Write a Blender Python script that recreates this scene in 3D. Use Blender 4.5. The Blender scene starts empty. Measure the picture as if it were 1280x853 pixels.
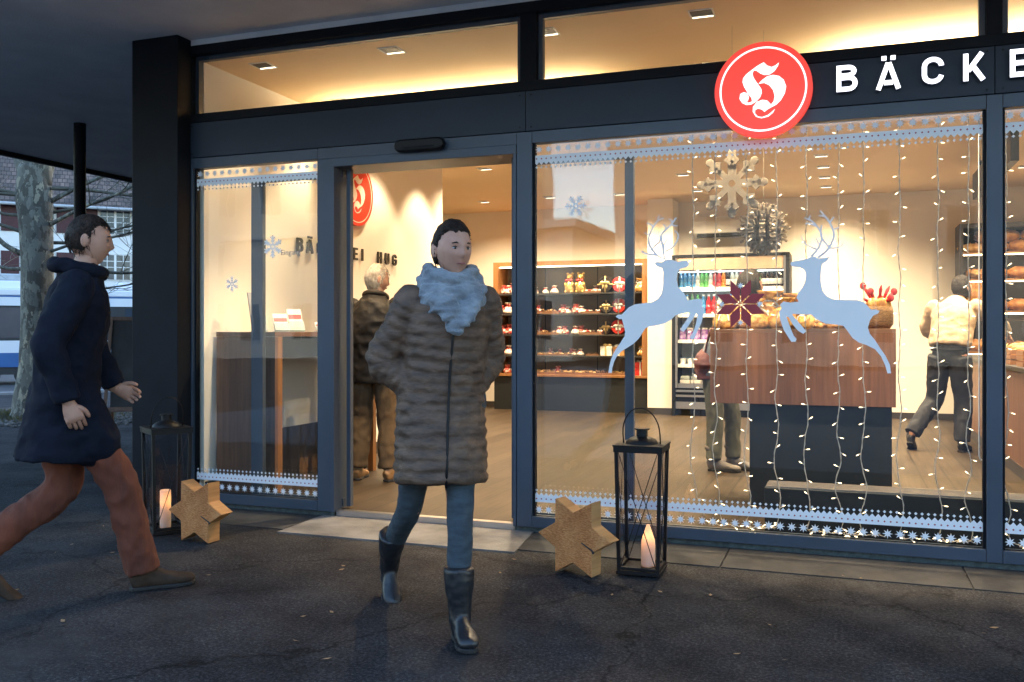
import bpy, bmesh, math, random
from mathutils import Vector, Matrix, noise
random.seed(7)
sc = bpy.context.scene
COL = sc.collection
R = math.radians
PI = math.pi

# ------------------------------------------------------------------ materials
def new_mat(name):
    m = bpy.data.materials.new(name); m.use_nodes = True
    nt = m.node_tree
    return m, nt, nt.nodes['Principled BSDF']

def coords(nt, scale=(1, 1, 1), rot=(0, 0, 0)):
    tc = nt.nodes.new('ShaderNodeTexCoord'); mp = nt.nodes.new('ShaderNodeMapping')
    mp.inputs['Scale'].default_value = scale; mp.inputs['Rotation'].default_value = rot
    nt.links.new(tc.outputs['Object'], mp.inputs['Vector'])
    return mp.outputs['Vector']

def noise_tex(nt, vec, scale, detail=4, rough=.55):
    n = nt.nodes.new('ShaderNodeTexNoise'); n.inputs['Scale'].default_value = scale
    n.inputs['Detail'].default_value = detail; n.inputs['Roughness'].default_value = rough
    nt.links.new(vec, n.inputs['Vector']); return n

def ramp(nt, fac, stops):
    r = nt.nodes.new('ShaderNodeValToRGB'); e = r.color_ramp.elements
    while len(e) < len(stops): e.new(.5)
    for k, (p, c) in enumerate(stops):
        e[k].position = p; e[k].color = (*c, 1) if len(c) == 3 else c
    nt.links.new(fac, r.inputs['Fac']); return r

def bump(nt, b, height, strength, dist=.01):
    bp = nt.nodes.new('ShaderNodeBump'); bp.inputs['Strength'].default_value = strength
    bp.inputs['Distance'].default_value = dist
    nt.links.new(height, bp.inputs['Height']); nt.links.new(bp.outputs['Normal'], b.inputs['Normal'])

def mat(name, col, rough=.5, metal=0., col2=None, nscale=8., stretch=(1, 1, 1), bstr=0., bscale=None, spec=.5, sheen=0, lo=.35, hi=.65, detail=5):
    m, nt, b = new_mat(name)
    b.inputs['Roughness'].default_value = rough; b.inputs['Metallic'].default_value = metal
    b.inputs['Specular IOR Level'].default_value = spec
    if sheen: b.inputs['Sheen Weight'].default_value = sheen
    col2 = col2 or tuple(c * .82 for c in col)
    v = coords(nt, stretch)
    n = noise_tex(nt, v, nscale, detail)
    r = ramp(nt, n.outputs['Fac'], [(lo, col2), (hi, col)])
    nt.links.new(r.outputs['Color'], b.inputs['Base Color'])
    if bstr:
        n2 = noise_tex(nt, v, bscale or nscale * 3, 4)
        bump(nt, b, n2.outputs['Fac'], bstr)
    return m

def emit(name, col, s, sample=True):
    m, nt, b = new_mat(name)
    b.inputs['Base Color'].default_value = (*col, 1)
    b.inputs['Emission Color'].default_value = (*col, 1); b.inputs['Emission Strength'].default_value = s
    if not sample: m.cycles.emission_sampling = 'NONE'
    return m

def glass_mat(name, tint=(1, 1, 1), ior=1.5, dirt=.0):
    m = bpy.data.materials.new(name); m.use_nodes = True; nt = m.node_tree; nt.nodes.clear()
    o = nt.nodes.new('ShaderNodeOutputMaterial'); mx = nt.nodes.new('ShaderNodeMixShader')
    t = nt.nodes.new('ShaderNodeBsdfTransparent'); t.inputs['Color'].default_value = (*tint, 1)
    g = nt.nodes.new('ShaderNodeBsdfGlossy'); g.inputs['Roughness'].default_value = .0
    fr = nt.nodes.new('ShaderNodeFresnel'); fr.inputs['IOR'].default_value = ior
    geo = nt.nodes.new('ShaderNodeNewGeometry'); inv = nt.nodes.new('ShaderNodeMath'); inv.operation = 'SUBTRACT'
    inv.inputs[0].default_value = 1.; nt.links.new(geo.outputs['Backfacing'], inv.inputs[1])
    mul = nt.nodes.new('ShaderNodeMath'); mul.operation = 'MULTIPLY'
    nt.links.new(fr.outputs['Fac'], mul.inputs[0]); nt.links.new(inv.outputs[0], mul.inputs[1])
    v = coords(nt, (1.2, 1.2, 1.2)); n = noise_tex(nt, v, 1.6, 2)
    bp = nt.nodes.new('ShaderNodeBump'); bp.inputs['Strength'].default_value = .05; bp.inputs['Distance'].default_value = .02
    nt.links.new(n.outputs['Fac'], bp.inputs['Height']); nt.links.new(bp.outputs['Normal'], g.inputs['Normal'])
    nt.links.new(mul.outputs[0], mx.inputs['Fac']); nt.links.new(t.outputs[0], mx.inputs[1]); nt.links.new(g.outputs[0], mx.inputs[2])
    nt.links.new(mx.outputs[0], o.inputs['Surface'])
    return m

M = {}
M['frame'] = mat('anthracite_paint', (.044, .062, .090), .42, col2=(.036, .051, .074), nscale=3, bstr=.03, bscale=60)
M['frame_dark'] = mat('dark_anthracite_paint', (.0095, .011, .0145), .55, col2=(.007, .008, .011), nscale=4, spec=.12)
M['panel'] = mat('fascia_sheet', (.027, .036, .052), .42, col2=(.022, .030, .044), nscale=1.6, stretch=(1, 1, 2), bstr=.04, bscale=2, spec=.22)
M['black'] = mat('black_plastic', (.006, .006, .0065), .35, col2=(.004, .004, .0045), spec=.2)
M['iron'] = mat('black_iron', (.005, .005, .006), .5, col2=(.012, .009, .008), nscale=22, bstr=.12, bscale=120, spec=.25)
M['rubber'] = mat('rubber', (.010, .010, .011), .7)
M['steel'] = mat('brushed_steel', (.55, .55, .56), .32, 1., col2=(.45, .45, .46), nscale=30, stretch=(.2, 1, 6))
M['white'] = mat('white_lacquer', (.78, .78, .76), .4, col2=(.74, .74, .72))
M['cream'] = mat('cream_wall_paint', (.84, .78, .69), .75, col2=(.81, .75, .66), nscale=2.2, bstr=.05, bscale=140)
M['ceil'] = mat('ceiling_paint', (.84, .64, .40), .8, col2=(.82, .62, .385), nscale=1.5, bstr=.04, bscale=150)
M['soffit'] = mat('soffit_plaster', (.74, .73, .73), .85, col2=(.64, .635, .64), nscale=2.5, bstr=.35, bscale=70)
M['skirting'] = mat('dark_skirting', (.035, .030, .028), .5)
M['vinyl'] = mat('white_vinyl_film', (.80, .81, .83), .55, col2=(.76, .77, .79), nscale=2)
M['vinyl_red'] = mat('wine_red_vinyl', (.36, .030, .038), .5, col2=(.31, .026, .033))
M['vinyl_grey'] = mat('grey_vinyl_lettering', (.30, .31, .33), .5)
M['sign_red'] = emit('sign_red_face', (.86, .060, .042), .17)
M['sign_white'] = emit('sign_white_face', (1., .97, .95), .25)
M['letter_lit'] = emit('lit_letter_face', (.90, .91, 1.), .5)
M['letter_side'] = mat('letter_return', (.25, .27, .36), .4)
M['wall_red'] = mat('red_enamel', (.66, .045, .02), .45, col2=(.58, .04, .018))
M['letter_dark'] = mat('dark_letter', (.03, .024, .02), .5)
M['oak'] = None
M['wax'] = None
M['red_bag'] = mat('red_wrapping', (.42, .04, .03), .3, col2=(.75, .68, .60), nscale=26, lo=.46, hi=.54, bstr=.5, bscale=40)
M['white_bag'] = mat('white_wrapping', (.78, .72, .64), .28, col2=(.50, .10, .08), nscale=22, lo=.36, hi=.44, bstr=.5, bscale=40)
M['gold_bag'] = mat('golden_cellophane', (.72, .42, .12), .22, col2=(.30, .13, .04), nscale=30, lo=.42, hi=.6, bstr=.7, bscale=45)
M['purple_pack'] = mat('purple_wrapper', (.17, .05, .26), .35, col2=(.42, .30, .52), nscale=24, lo=.42, hi=.55)
M['red_gloss'] = mat('red_gift_lacquer', (.55, .03, .02), .28)
M['dark_gloss'] = mat('black_gift_lacquer', (.03, .022, .02), .3)
M['ribbon_red'] = mat('red_ribbon', (.5, .02, .02), .4)
M['ribbon_gold'] = mat('gold_ribbon', (.75, .55, .25), .3, .3)
M['ribbon_white'] = mat('white_ribbon', (.8, .76, .7), .4)
M['gold_foil'] = mat('gold_foil', (.80, .55, .20), .3, .7, col2=(.55, .30, .08), nscale=30, bstr=.4, bscale=60)
M['choc'] = mat('chocolate', (.09, .035, .015), .4, col2=(.30, .16, .07), nscale=40, lo=.45, hi=.55)
M['crust'] = mat('bread_crust', (.50, .24, .07), .6, col2=(.24, .09, .025), nscale=9, bstr=.7, bscale=30)
M['crust_pale'] = mat('floured_crust', (.66, .44, .20), .7, col2=(.36, .17, .05), nscale=12, bstr=.6, bscale=30)
M['wicker'] = mat('wicker', (.30, .16, .06), .6, col2=(.10, .05, .02), nscale=50, stretch=(1, 1, 3), bstr=.9, bscale=60)
M['paper'] = mat('white_card', (.78, .75, .70), .6)
def thin_paper():
    m = bpy.data.materials.new('thin_paper'); m.use_nodes = True; nt = m.node_tree; nt.nodes.clear()
    o = nt.nodes.new('ShaderNodeOutputMaterial'); mx = nt.nodes.new('ShaderNodeMixShader')
    d = nt.nodes.new('ShaderNodeBsdfDiffuse'); t = nt.nodes.new('ShaderNodeBsdfTranslucent')
    n = noise_tex(nt, coords(nt), 14, 3); r = ramp(nt, n.outputs['Fac'], [(.3, (.40, .345, .28)), (.7, (.46, .40, .33))])
    nt.links.new(r.outputs['Color'], d.inputs['Color']); nt.links.new(r.outputs['Color'], t.inputs['Color']); mx.inputs['Fac'].default_value = .5
    nt.links.new(d.outputs[0], mx.inputs[1]); nt.links.new(t.outputs[0], mx.inputs[2]); nt.links.new(mx.outputs[0], o.inputs['Surface'])
    return m
M['snow_paper'] = thin_paper()
M['cord'] = mat('clear_cable', (.47, .41, .33), .5)
M['slat'] = mat('pale_grille_slat', (.24, .20, .16), .5)
M['fridge_header'] = mat('fridge_header_panel', (.40, .29, .20), .6)
M['blindcord'] = mat('white_cord', (.72, .68, .62), .5)
M['bulb'] = emit('warm_led', (1., .76, .43), 1.15, False)
M['socket'] = mat('clear_plastic_socket', (.72, .66, .56), .3)
M['glass'] = glass_mat('shop_glass', (.97, .985, .98), 1.72)
M['glass_dark'] = mat('far_window_glass', (.05, .065, .085), .08, col2=(.03, .04, .055), nscale=.5)
M['lantern_glass'] = glass_mat('lantern_glass', (.93, .93, .95))
M['skin'] = mat('skin', (.50, .285, .20), .55, col2=(.40, .205, .14), nscale=11, bstr=.12, bscale=160, spec=.3)
M['lips'] = mat('lips', (.36, .12, .10), .45)
M['eye_white'] = mat('eye_white', (.42, .39, .36), .25)
M['eye_dark'] = mat('dark_iris', (.03, .02, .015), .15)
M['hair_brown'] = mat('dark_brown_hair', (.035, .020, .013), .5, col2=(.015, .009, .006), nscale=18, stretch=(3, 3, 1), bstr=.8, bscale=90, spec=.2)
M['hair_white'] = mat('white_hair', (.62, .56, .47), .6, col2=(.36, .30, .24), nscale=16, stretch=(3, 3, 1), bstr=.8, bscale=80, spec=.2)
M['hair_black'] = mat('black_hair', (.012, .010, .010), .55, col2=(.022, .017, .014), nscale=20, bstr=.8, bscale=90, spec=.2)
M['coat'] = mat('quilted_nylon', (.135, .082, .052), .6, col2=(.062, .038, .026), nscale=11, stretch=(1, 1, 2.5), bstr=.5, bscale=30, spec=.3)
M['scarf'] = mat('pale_blue_knit', (.22, .245, .27), .9, col2=(.12, .138, .158), nscale=14, bstr=.8, bscale=70, sheen=.3)
M['jeans'] = mat('blue_grey_denim', (.040, .058, .072), .85, col2=(.022, .033, .043), nscale=16, stretch=(1, 1, 3), bstr=.3, bscale=120)
M['boot'] = mat('black_leather', (.016, .017, .020), .38, col2=(.010, .010, .012), nscale=10, bstr=.25, bscale=40)
M['navy'] = mat('navy_jacket_cloth', (.0085, .011, .020), .85, col2=(.005, .0065, .0125), nscale=7, bstr=.4, bscale=30, spec=.12)
M['rust'] = mat('rust_corduroy', (.15, .040, .018), .9, col2=(.085, .023, .011), nscale=9, stretch=(1, 1, .4), bstr=.4, bscale=50)
M['suede'] = mat('brown_suede', (.060, .040, .028), .9, col2=(.036, .024, .017), nscale=16, spec=.15)
M['leather'] = mat('black_worn_leather', (.020, .016, .013), .55, col2=(.010, .0085, .0075), nscale=8, bstr=.3, bscale=22, spec=.22)
M['khaki'] = mat('khaki_trouser_cloth', (.095, .058, .027), .9, col2=(.066, .040, .019), nscale=7, bstr=.35, bscale=28)
M['tan_shoe'] = mat('tan_shoe_leather', (.28, .15, .06), .5)
M['beige'] = mat('beige_shirt_cloth', (.44, .33, .23), .8, col2=(.36, .26, .18), nscale=6, bstr=.35, bscale=24)
M['navy_trouser'] = mat('dark_work_trousers', (.012, .014, .022), .8)
M['greyblue'] = mat('grey_blue_jacket', (.18, .21, .25), .8, col2=(.13, .15, .19), nscale=6, bstr=.35, bscale=24)
M['olive'] = mat('olive_trousers', (.085, .085, .055), .85, col2=(.055, .055, .036), nscale=8, bstr=.3, bscale=30)
M['grey_boot'] = mat('grey_boot_leather', (.11, .095, .085), .6)
M['maroon'] = mat('maroon_bag_cloth', (.10, .022, .022), .7)
M['stone_plinth'] = mat('dark_green_plinth', (.055, .075, .072), .6, col2=(.022, .032, .031), nscale=30, bstr=.3, bscale=60)
M['render_white'] = mat('white_house_render', (.74, .74, .73), .85, col2=(.66, .66, .65), nscale=1.2, bstr=.2, bscale=20)
M['shutter'] = mat('oxblood_shutter', (.075, .020, .024), .6, col2=(.055, .015, .018))
M['tile_roof'] = None
M['tram_white'] = mat('tram_white_paint', (.72, .74, .76), .25, col2=(.66, .68, .71), nscale=.6)
M['tram_blue'] = mat('tram_blue_paint', (.03, .12, .32), .3, col2=(.025, .10, .27), nscale=.8)
M['tram_dark'] = mat('tram_dark_skirt', (.022, .022, .025), .5)
M['tram_grey'] = mat('tram_roof_grey', (.42, .45, .48), .5)
M['poster_green'] = mat('poster_green', (.02, .13, .075), .4, col2=(.012, .08, .05), nscale=3)
M['poster_dark'] = mat('poster_dark', (.02, .03, .03), .4, col2=(.06, .05, .03), nscale=6)
M['poster_white'] = mat('poster_white', (.55, .57, .56), .5)
M['tail_red'] = emit('tail_lamp', (.8, .02, .03), .12)
M['tail_amber'] = emit('marker_lamp', (1., .55, .18), 1.2)
M['facade_cream'] = mat('street_facade_plaster', (.56, .53, .47), .85, col2=(.50, .47, .41), nscale=.8)
M['facade_trim'] = mat('stone_window_trim', (.62, .60, .56), .8)
M['leaf_grass'] = mat('winter_grass', (.06, .08, .025), .8, col2=(.09, .075, .035), nscale=6)
M['gravel'] = mat('gravel_stone', (.16, .15, .14), .85, col2=(.06, .055, .05), nscale=12)
M['leaf_litter'] = mat('dry_leaf', (.30, .19, .09), .7)
M['chalk'] = mat('chalkboard', (.035, .036, .038), .7, col2=(.06, .06, .062), nscale=5)
M['counter_dark'] = mat('dark_laminate', (.016, .018, .020), .5, col2=(.013, .015, .017), nscale=2, spec=.25)
M['shelf_back'] = mat('shelf_back_board', (.17, .135, .10), .6, col2=(.13, .10, .075), nscale=2)

def wood(name, c1, c2, axis='z', scale=9., rough=.45, bs=.08):
    m, nt, b = new_mat(name); b.inputs['Roughness'].default_value = rough
    st = {'z': (1, 1, .06), 'x': (.06, 1, 1), 'y': (1, .06, 1)}[axis]
    v = coords(nt, st)
    n = noise_tex(nt, v, scale * 4, 7, .62); n2 = noise_tex(nt, v, scale, 3)
    mx = nt.nodes.new('ShaderNodeMath'); mx.operation = 'ADD'
    nt.links.new(n.outputs['Fac'], mx.inputs[0]); nt.links.new(n2.outputs['Fac'], mx.inputs[1])
    hf = nt.nodes.new('ShaderNodeMath'); hf.operation = 'MULTIPLY'; hf.inputs[1].default_value = .5
    nt.links.new(mx.outputs[0], hf.inputs[0])
    r = ramp(nt, hf.outputs[0], [(.36, c2), (.64, c1)])
    nt.links.new(r.outputs['Color'], b.inputs['Base Color'])
    bump(nt, b, n.outputs['Fac'], bs)
    return m
M['walnut'] = wood('walnut_veneer', (.21, .083, .034), (.11, .042, .016), 'z')
M['walnut_x'] = wood('walnut_board', (.20, .090, .040), (.11, .048, .020), 'x')
M['oak_frame'] = wood('oiled_oak_frame', (.30, .135, .045), (.19, .080, .026), 'z')
M['brown_desk'] = wood('brown_desk_board', (.17, .080, .044), (.095, .044, .025), 'z')
M['easel_wood'] = wood('easel_wood', (.17, .075, .035), (.10, .042, .02), 'z')

def star_wood():
    m, nt, b = new_mat('sawn_spruce'); b.inputs['Roughness'].default_value = .8; b.inputs['Specular IOR Level'].default_value = .25
    v = coords(nt, (1, 1, 1), (0, R(35), 0)); v2 = coords(nt, (.4, 1, 1.3), (0, R(35), 0))
    n = noise_tex(nt, v2, 130, 4, .8); n2 = noise_tex(nt, v, 7, 4, .6)
    a = nt.nodes.new('ShaderNodeMath'); a.operation = 'MULTIPLY_ADD'; a.inputs[1].default_value = .5
    nt.links.new(n2.outputs['Fac'], a.inputs[0]); nt.links.new(n.outputs['Fac'], a.inputs[2])
    r = ramp(nt, a.outputs[0], [(.56, (.26, .085, .024)), (.74, (.52, .20, .066)), (.95, (.70, .36, .14))])
    nt.links.new(r.outputs['Color'], b.inputs['Base Color']); bump(nt, b, n.outputs['Fac'], .9, .006)
    return m
M['star_wood'] = star_wood()
M['star_side'] = wood('sawn_spruce_edge', (.50, .26, .095), (.33, .155, .05), 'y', 10, .7, .2)

def wax():
    m = bpy.data.materials.new('candle_wax'); m.use_nodes = True; nt = m.node_tree; nt.nodes.clear()
    o = nt.nodes.new('ShaderNodeOutputMaterial'); mx = nt.nodes.new('ShaderNodeMixShader')
    d = nt.nodes.new('ShaderNodeBsdfDiffuse'); t = nt.nodes.new('ShaderNodeBsdfTranslucent')
    v = coords(nt); n = noise_tex(nt, v, 30, 3)
    r = ramp(nt, n.outputs['Fac'], [(.3, (.74, .66, .54)), (.7, (.82, .75, .63))])
    nt.links.new(r.outputs['Color'], d.inputs['Color']); t.inputs['Color'].default_value = (.90, .68, .42, 1)
    mx.inputs['Fac'].default_value = .3
    nt.links.new(d.outputs[0], mx.inputs[1]); nt.links.new(t.outputs[0], mx.inputs[2]); nt.links.new(mx.outputs[0], o.inputs['Surface'])
    return m
M['wax'] = wax()

def asphalt():
    m, nt, b = new_mat('asphalt')
    v = coords(nt)
    fine = noise_tex(nt, v, 75, 5, .8); mid = noise_tex(nt, v, 2.2, 6, .65); big = noise_tex(nt, v, .35, 3)
    sp = nt.nodes.new('ShaderNodeTexVoronoi'); sp.inputs['Scale'].default_value = 42; nt.links.new(v, sp.inputs['Vector'])
    r1 = ramp(nt, fine.outputs['Fac'], [(.34, (.010, .010, .0115)), (.50, (.026, .0262, .029)), (.66, (.085, .084, .088))])
    r2 = ramp(nt, mid.outputs['Fac'], [(.32, (.50, .50, .52)), (.68, (1.5, 1.47, 1.42))])
    mu = nt.nodes.new('ShaderNodeMix'); mu.data_type = 'RGBA'; mu.blend_type = 'MULTIPLY'; mu.inputs['Factor'].default_value = 1
    nt.links.new(r1.outputs['Color'], mu.inputs['A']); nt.links.new(r2.outputs['Color'], mu.inputs['B'])
    # pale specks of trodden gum and grit
    r3 = ramp(nt, sp.outputs['Distance'], [(.0, (1, 1, 1)), (.07, (0, 0, 0))])
    sel = noise_tex(nt, v, 21, 2); r4 = ramp(nt, sel.outputs['Fac'], [(.54, (0, 0, 0)), (.60, (1, 1, 1))])
    ms = nt.nodes.new('ShaderNodeMath'); ms.operation = 'MULTIPLY'
    nt.links.new(r3.outputs['Color'], ms.inputs[0]); nt.links.new(r4.outputs['Color'], ms.inputs[1])
    m2 = nt.nodes.new('ShaderNodeMix'); m2.data_type = 'RGBA'; m2.inputs['B'].default_value = (.17, .165, .16, 1)
    nt.links.new(ms.outputs[0], m2.inputs['Factor']); nt.links.new(mu.outputs['Result'], m2.inputs['A'])
    ck = nt.nodes.new('ShaderNodeTexVoronoi'); ck.feature = 'DISTANCE_TO_EDGE'; ck.inputs['Scale'].default_value = .55
    wv = nt.nodes.new('ShaderNodeVectorMath'); wv.operation = 'MULTIPLY_ADD'; wv.inputs[1].default_value = (.9, .9, .9)
    nw = noise_tex(nt, v, 1.7, 5); nt.links.new(nw.outputs['Color'], wv.inputs[0]); nt.links.new(v, wv.inputs[2]); nt.links.new(wv.outputs[0], ck.inputs['Vector'])
    ckr = ramp(nt, ck.outputs['Distance'], [(.0, (.25, .25, .25)), (.010, (1, 1, 1))])
    m3 = nt.nodes.new('ShaderNodeMix'); m3.data_type = 'RGBA'; m3.blend_type = 'MULTIPLY'; m3.inputs['Factor'].default_value = .9
    nt.links.new(m2.outputs['Result'], m3.inputs['A']); nt.links.new(ckr.outputs['Color'], m3.inputs['B'])
    smn = noise_tex(nt, v, .9, 7, .7); smr = ramp(nt, smn.outputs['Fac'], [(.50, (0, 0, 0)), (.72, (1, 1, 1))])
    m4 = nt.nodes.new('ShaderNodeMix'); m4.data_type = 'RGBA'; m4.inputs['B'].default_value = (.070, .067, .065, 1)
    sm5 = nt.nodes.new('ShaderNodeMath'); sm5.operation = 'MULTIPLY'; sm5.inputs[1].default_value = .75
    nt.links.new(smr.outputs['Color'], sm5.inputs[0]); nt.links.new(sm5.outputs[0], m4.inputs['Factor']); nt.links.new(m3.outputs['Result'], m4.inputs['A'])
    nt.links.new(m4.outputs['Result'], b.inputs['Base Color'])
    rr = ramp(nt, big.outputs['Fac'], [(.3, (.6, .6, .6)), (.7, (.85, .85, .85))])
    nt.links.new(rr.outputs['Color'], b.inputs['Roughness'])
    b.inputs['Specular IOR Level'].default_value = .07
    bump(nt, b, fine.outputs['Fac'], 1., .008)
    return m
M['asphalt'] = asphalt()
M['road'] = mat('road_asphalt', (.075, .077, .080), .6, col2=(.055, .056, .058), nscale=3, bstr=.3, bscale=90)
M['kerb'] = mat('kerb_granite', (.26, .26, .26), .7, col2=(.19, .19, .19), nscale=20)

def concrete():
    m, nt, b = new_mat('paving_concrete'); b.inputs['Roughness'].default_value = .85; b.inputs['Specular IOR Level'].default_value = .12
    v = coords(nt); n = noise_tex(nt, v, 3, 6, .65); f = noise_tex(nt, v, 90, 3)
    r = ramp(nt, n.outputs['Fac'], [(.3, (.030, .030, .030)), (.7, (.068, .066, .064))])
    nt.links.new(r.outputs['Color'], b.inputs['Base Color']); bump(nt, b, f.outputs['Fac'], .35, .004)
    return m
M['concrete'] = concrete()
M['slab'] = mat('worn_door_slab', (.19, .185, .178), .8, col2=(.085, .083, .08), nscale=3.5, bstr=.3, bscale=80)  # door stretch of the concrete strip, made paler: light at the door in its colour

def plank_floor():
    m, nt, b = new_mat('wood_look_floor')
    v = coords(nt, (1, 1, 1), (0, 0, R(90)))
    br = nt.nodes.new('ShaderNodeTexBrick'); nt.links.new(v, br.inputs['Vector'])
    br.offset = .37; br.inputs['Scale'].default_value = 1; br.inputs['Brick Width'].default_value = 1.2; br.inputs['Row Height'].default_value = .2
    br.inputs['Mortar Size'].default_value = .007; br.inputs['Mortar'].default_value = (.018, .013, .009, 1)
    br.inputs['Color1'].default_value = (.047, .032, .020, 1); br.inputs['Color2'].default_value = (.027, .0185, .0115, 1)
    v2 = coords(nt, (14, .8, 1)); n = noise_tex(nt, v2, 2.2, 7, .65)
    r = ramp(nt, n.outputs['Fac'], [(.3, (.50, .49, .47)), (.7, (1.4, 1.4, 1.4))])
    mu = nt.nodes.new('ShaderNodeMix'); mu.data_type = 'RGBA'; mu.blend_type = 'MULTIPLY'; mu.inputs['Factor'].default_value = 1
    nt.links.new(br.outputs['Color'], mu.inputs['A']); nt.links.new(r.outputs['Color'], mu.inputs['B'])
    nt.links.new(mu.outputs['Result'], b.inputs['Base Color'])
    b.inputs['Roughness'].default_value = .5; b.inputs['Specular IOR Level'].default_value = .25; bump(nt, b, n.outputs['Fac'], .08, .004)
    return m
M['floor'] = plank_floor()

def bark():
    m, nt, b = new_mat('plane_bark'); b.inputs['Roughness'].default_value = .8
    v = coords(nt, (1, 1, .55)); n0 = noise_tex(nt, v, 7, 5)
    mx = nt.nodes.new('ShaderNodeVectorMath'); mx.operation = 'MULTIPLY_ADD'; mx.inputs[1].default_value = (.42, .42, .42)
    nt.links.new(n0.outputs['Color'], mx.inputs[0]); nt.links.new(v, mx.inputs[2])
    vo = nt.nodes.new('ShaderNodeTexVoronoi'); vo.inputs['Scale'].default_value = 12; nt.links.new(mx.outputs[0], vo.inputs['Vector'])
    sep = nt.nodes.new('ShaderNodeSeparateColor'); nt.links.new(vo.outputs['Color'], sep.inputs[0])
    r = ramp(nt, sep.outputs[0], [(.0, (.060, .054, .040)), (.22, (.095, .090, .070)), (.5, (.125, .122, .098)), (.74, (.165, .16, .125)), (.90, (.27, .24, .165))])
    r.color_ramp.interpolation = 'CONSTANT'
    nt.links.new(r.outputs['Color'], b.inputs['Base Color'])
    n = noise_tex(nt, v, 26, 5); bump(nt, b, n.outputs['Fac'], .6, .02)
    return m
M['bark'] = bark()
M['twig'] = mat('twig_bark', (.12, .115, .085), .8, col2=(.06, .055, .042), nscale=9)

def rooft():
    m, nt, b = new_mat('old_clay_tiles'); b.inputs['Roughness'].default_value = .85
    v = coords(nt)
    br = nt.nodes.new('ShaderNodeTexBrick'); nt.links.new(v, br.inputs['Vector']); br.inputs['Scale'].default_value = 1
    br.inputs['Brick Width'].default_value = .2; br.inputs['Row Height'].default_value = .17; br.inputs['Mortar Size'].default_value = .012
    br.inputs['Color1'].default_value = (.13, .098, .088, 1); br.inputs['Color2'].default_value = (.065, .055, .055, 1); br.inputs['Mortar'].default_value = (.02, .018, .018, 1)
    n = noise_tex(nt, v, 1.5, 6); r = ramp(nt, n.outputs['Fac'], [(.3, (.7, .7, .72)), (.7, (1.5, 1.45, 1.4))])
    mu = nt.nodes.new('ShaderNodeMix'); mu.data_type = 'RGBA'; mu.blend_type = 'MULTIPLY'; mu.inputs['Factor'].default_value = 1
    nt.links.new(br.outputs['Color'], mu.inputs['A']); nt.links.new(r.outputs['Color'], mu.inputs['B'])
    nt.links.new(mu.outputs['Result'], b.inputs['Base Color']); bump(nt, b, br.outputs['Fac'], .8, .03)
    return m
M['tile_roof'] = rooft()

# bottle materials
for nm, c in dict(b_blue=(.05, .25, .55), b_green=(.10, .42, .12), b_clear=(.55, .62, .60), b_yellow=(.75, .50, .04), b_orange=(.80, .25, .03), b_cola=(.025, .014, .012), b_red=(.5, .04, .06)).items():
    M[nm] = mat('drink_' + nm[2:], c, .15, col2=tuple(x * .7 for x in c), nscale=14)

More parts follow.
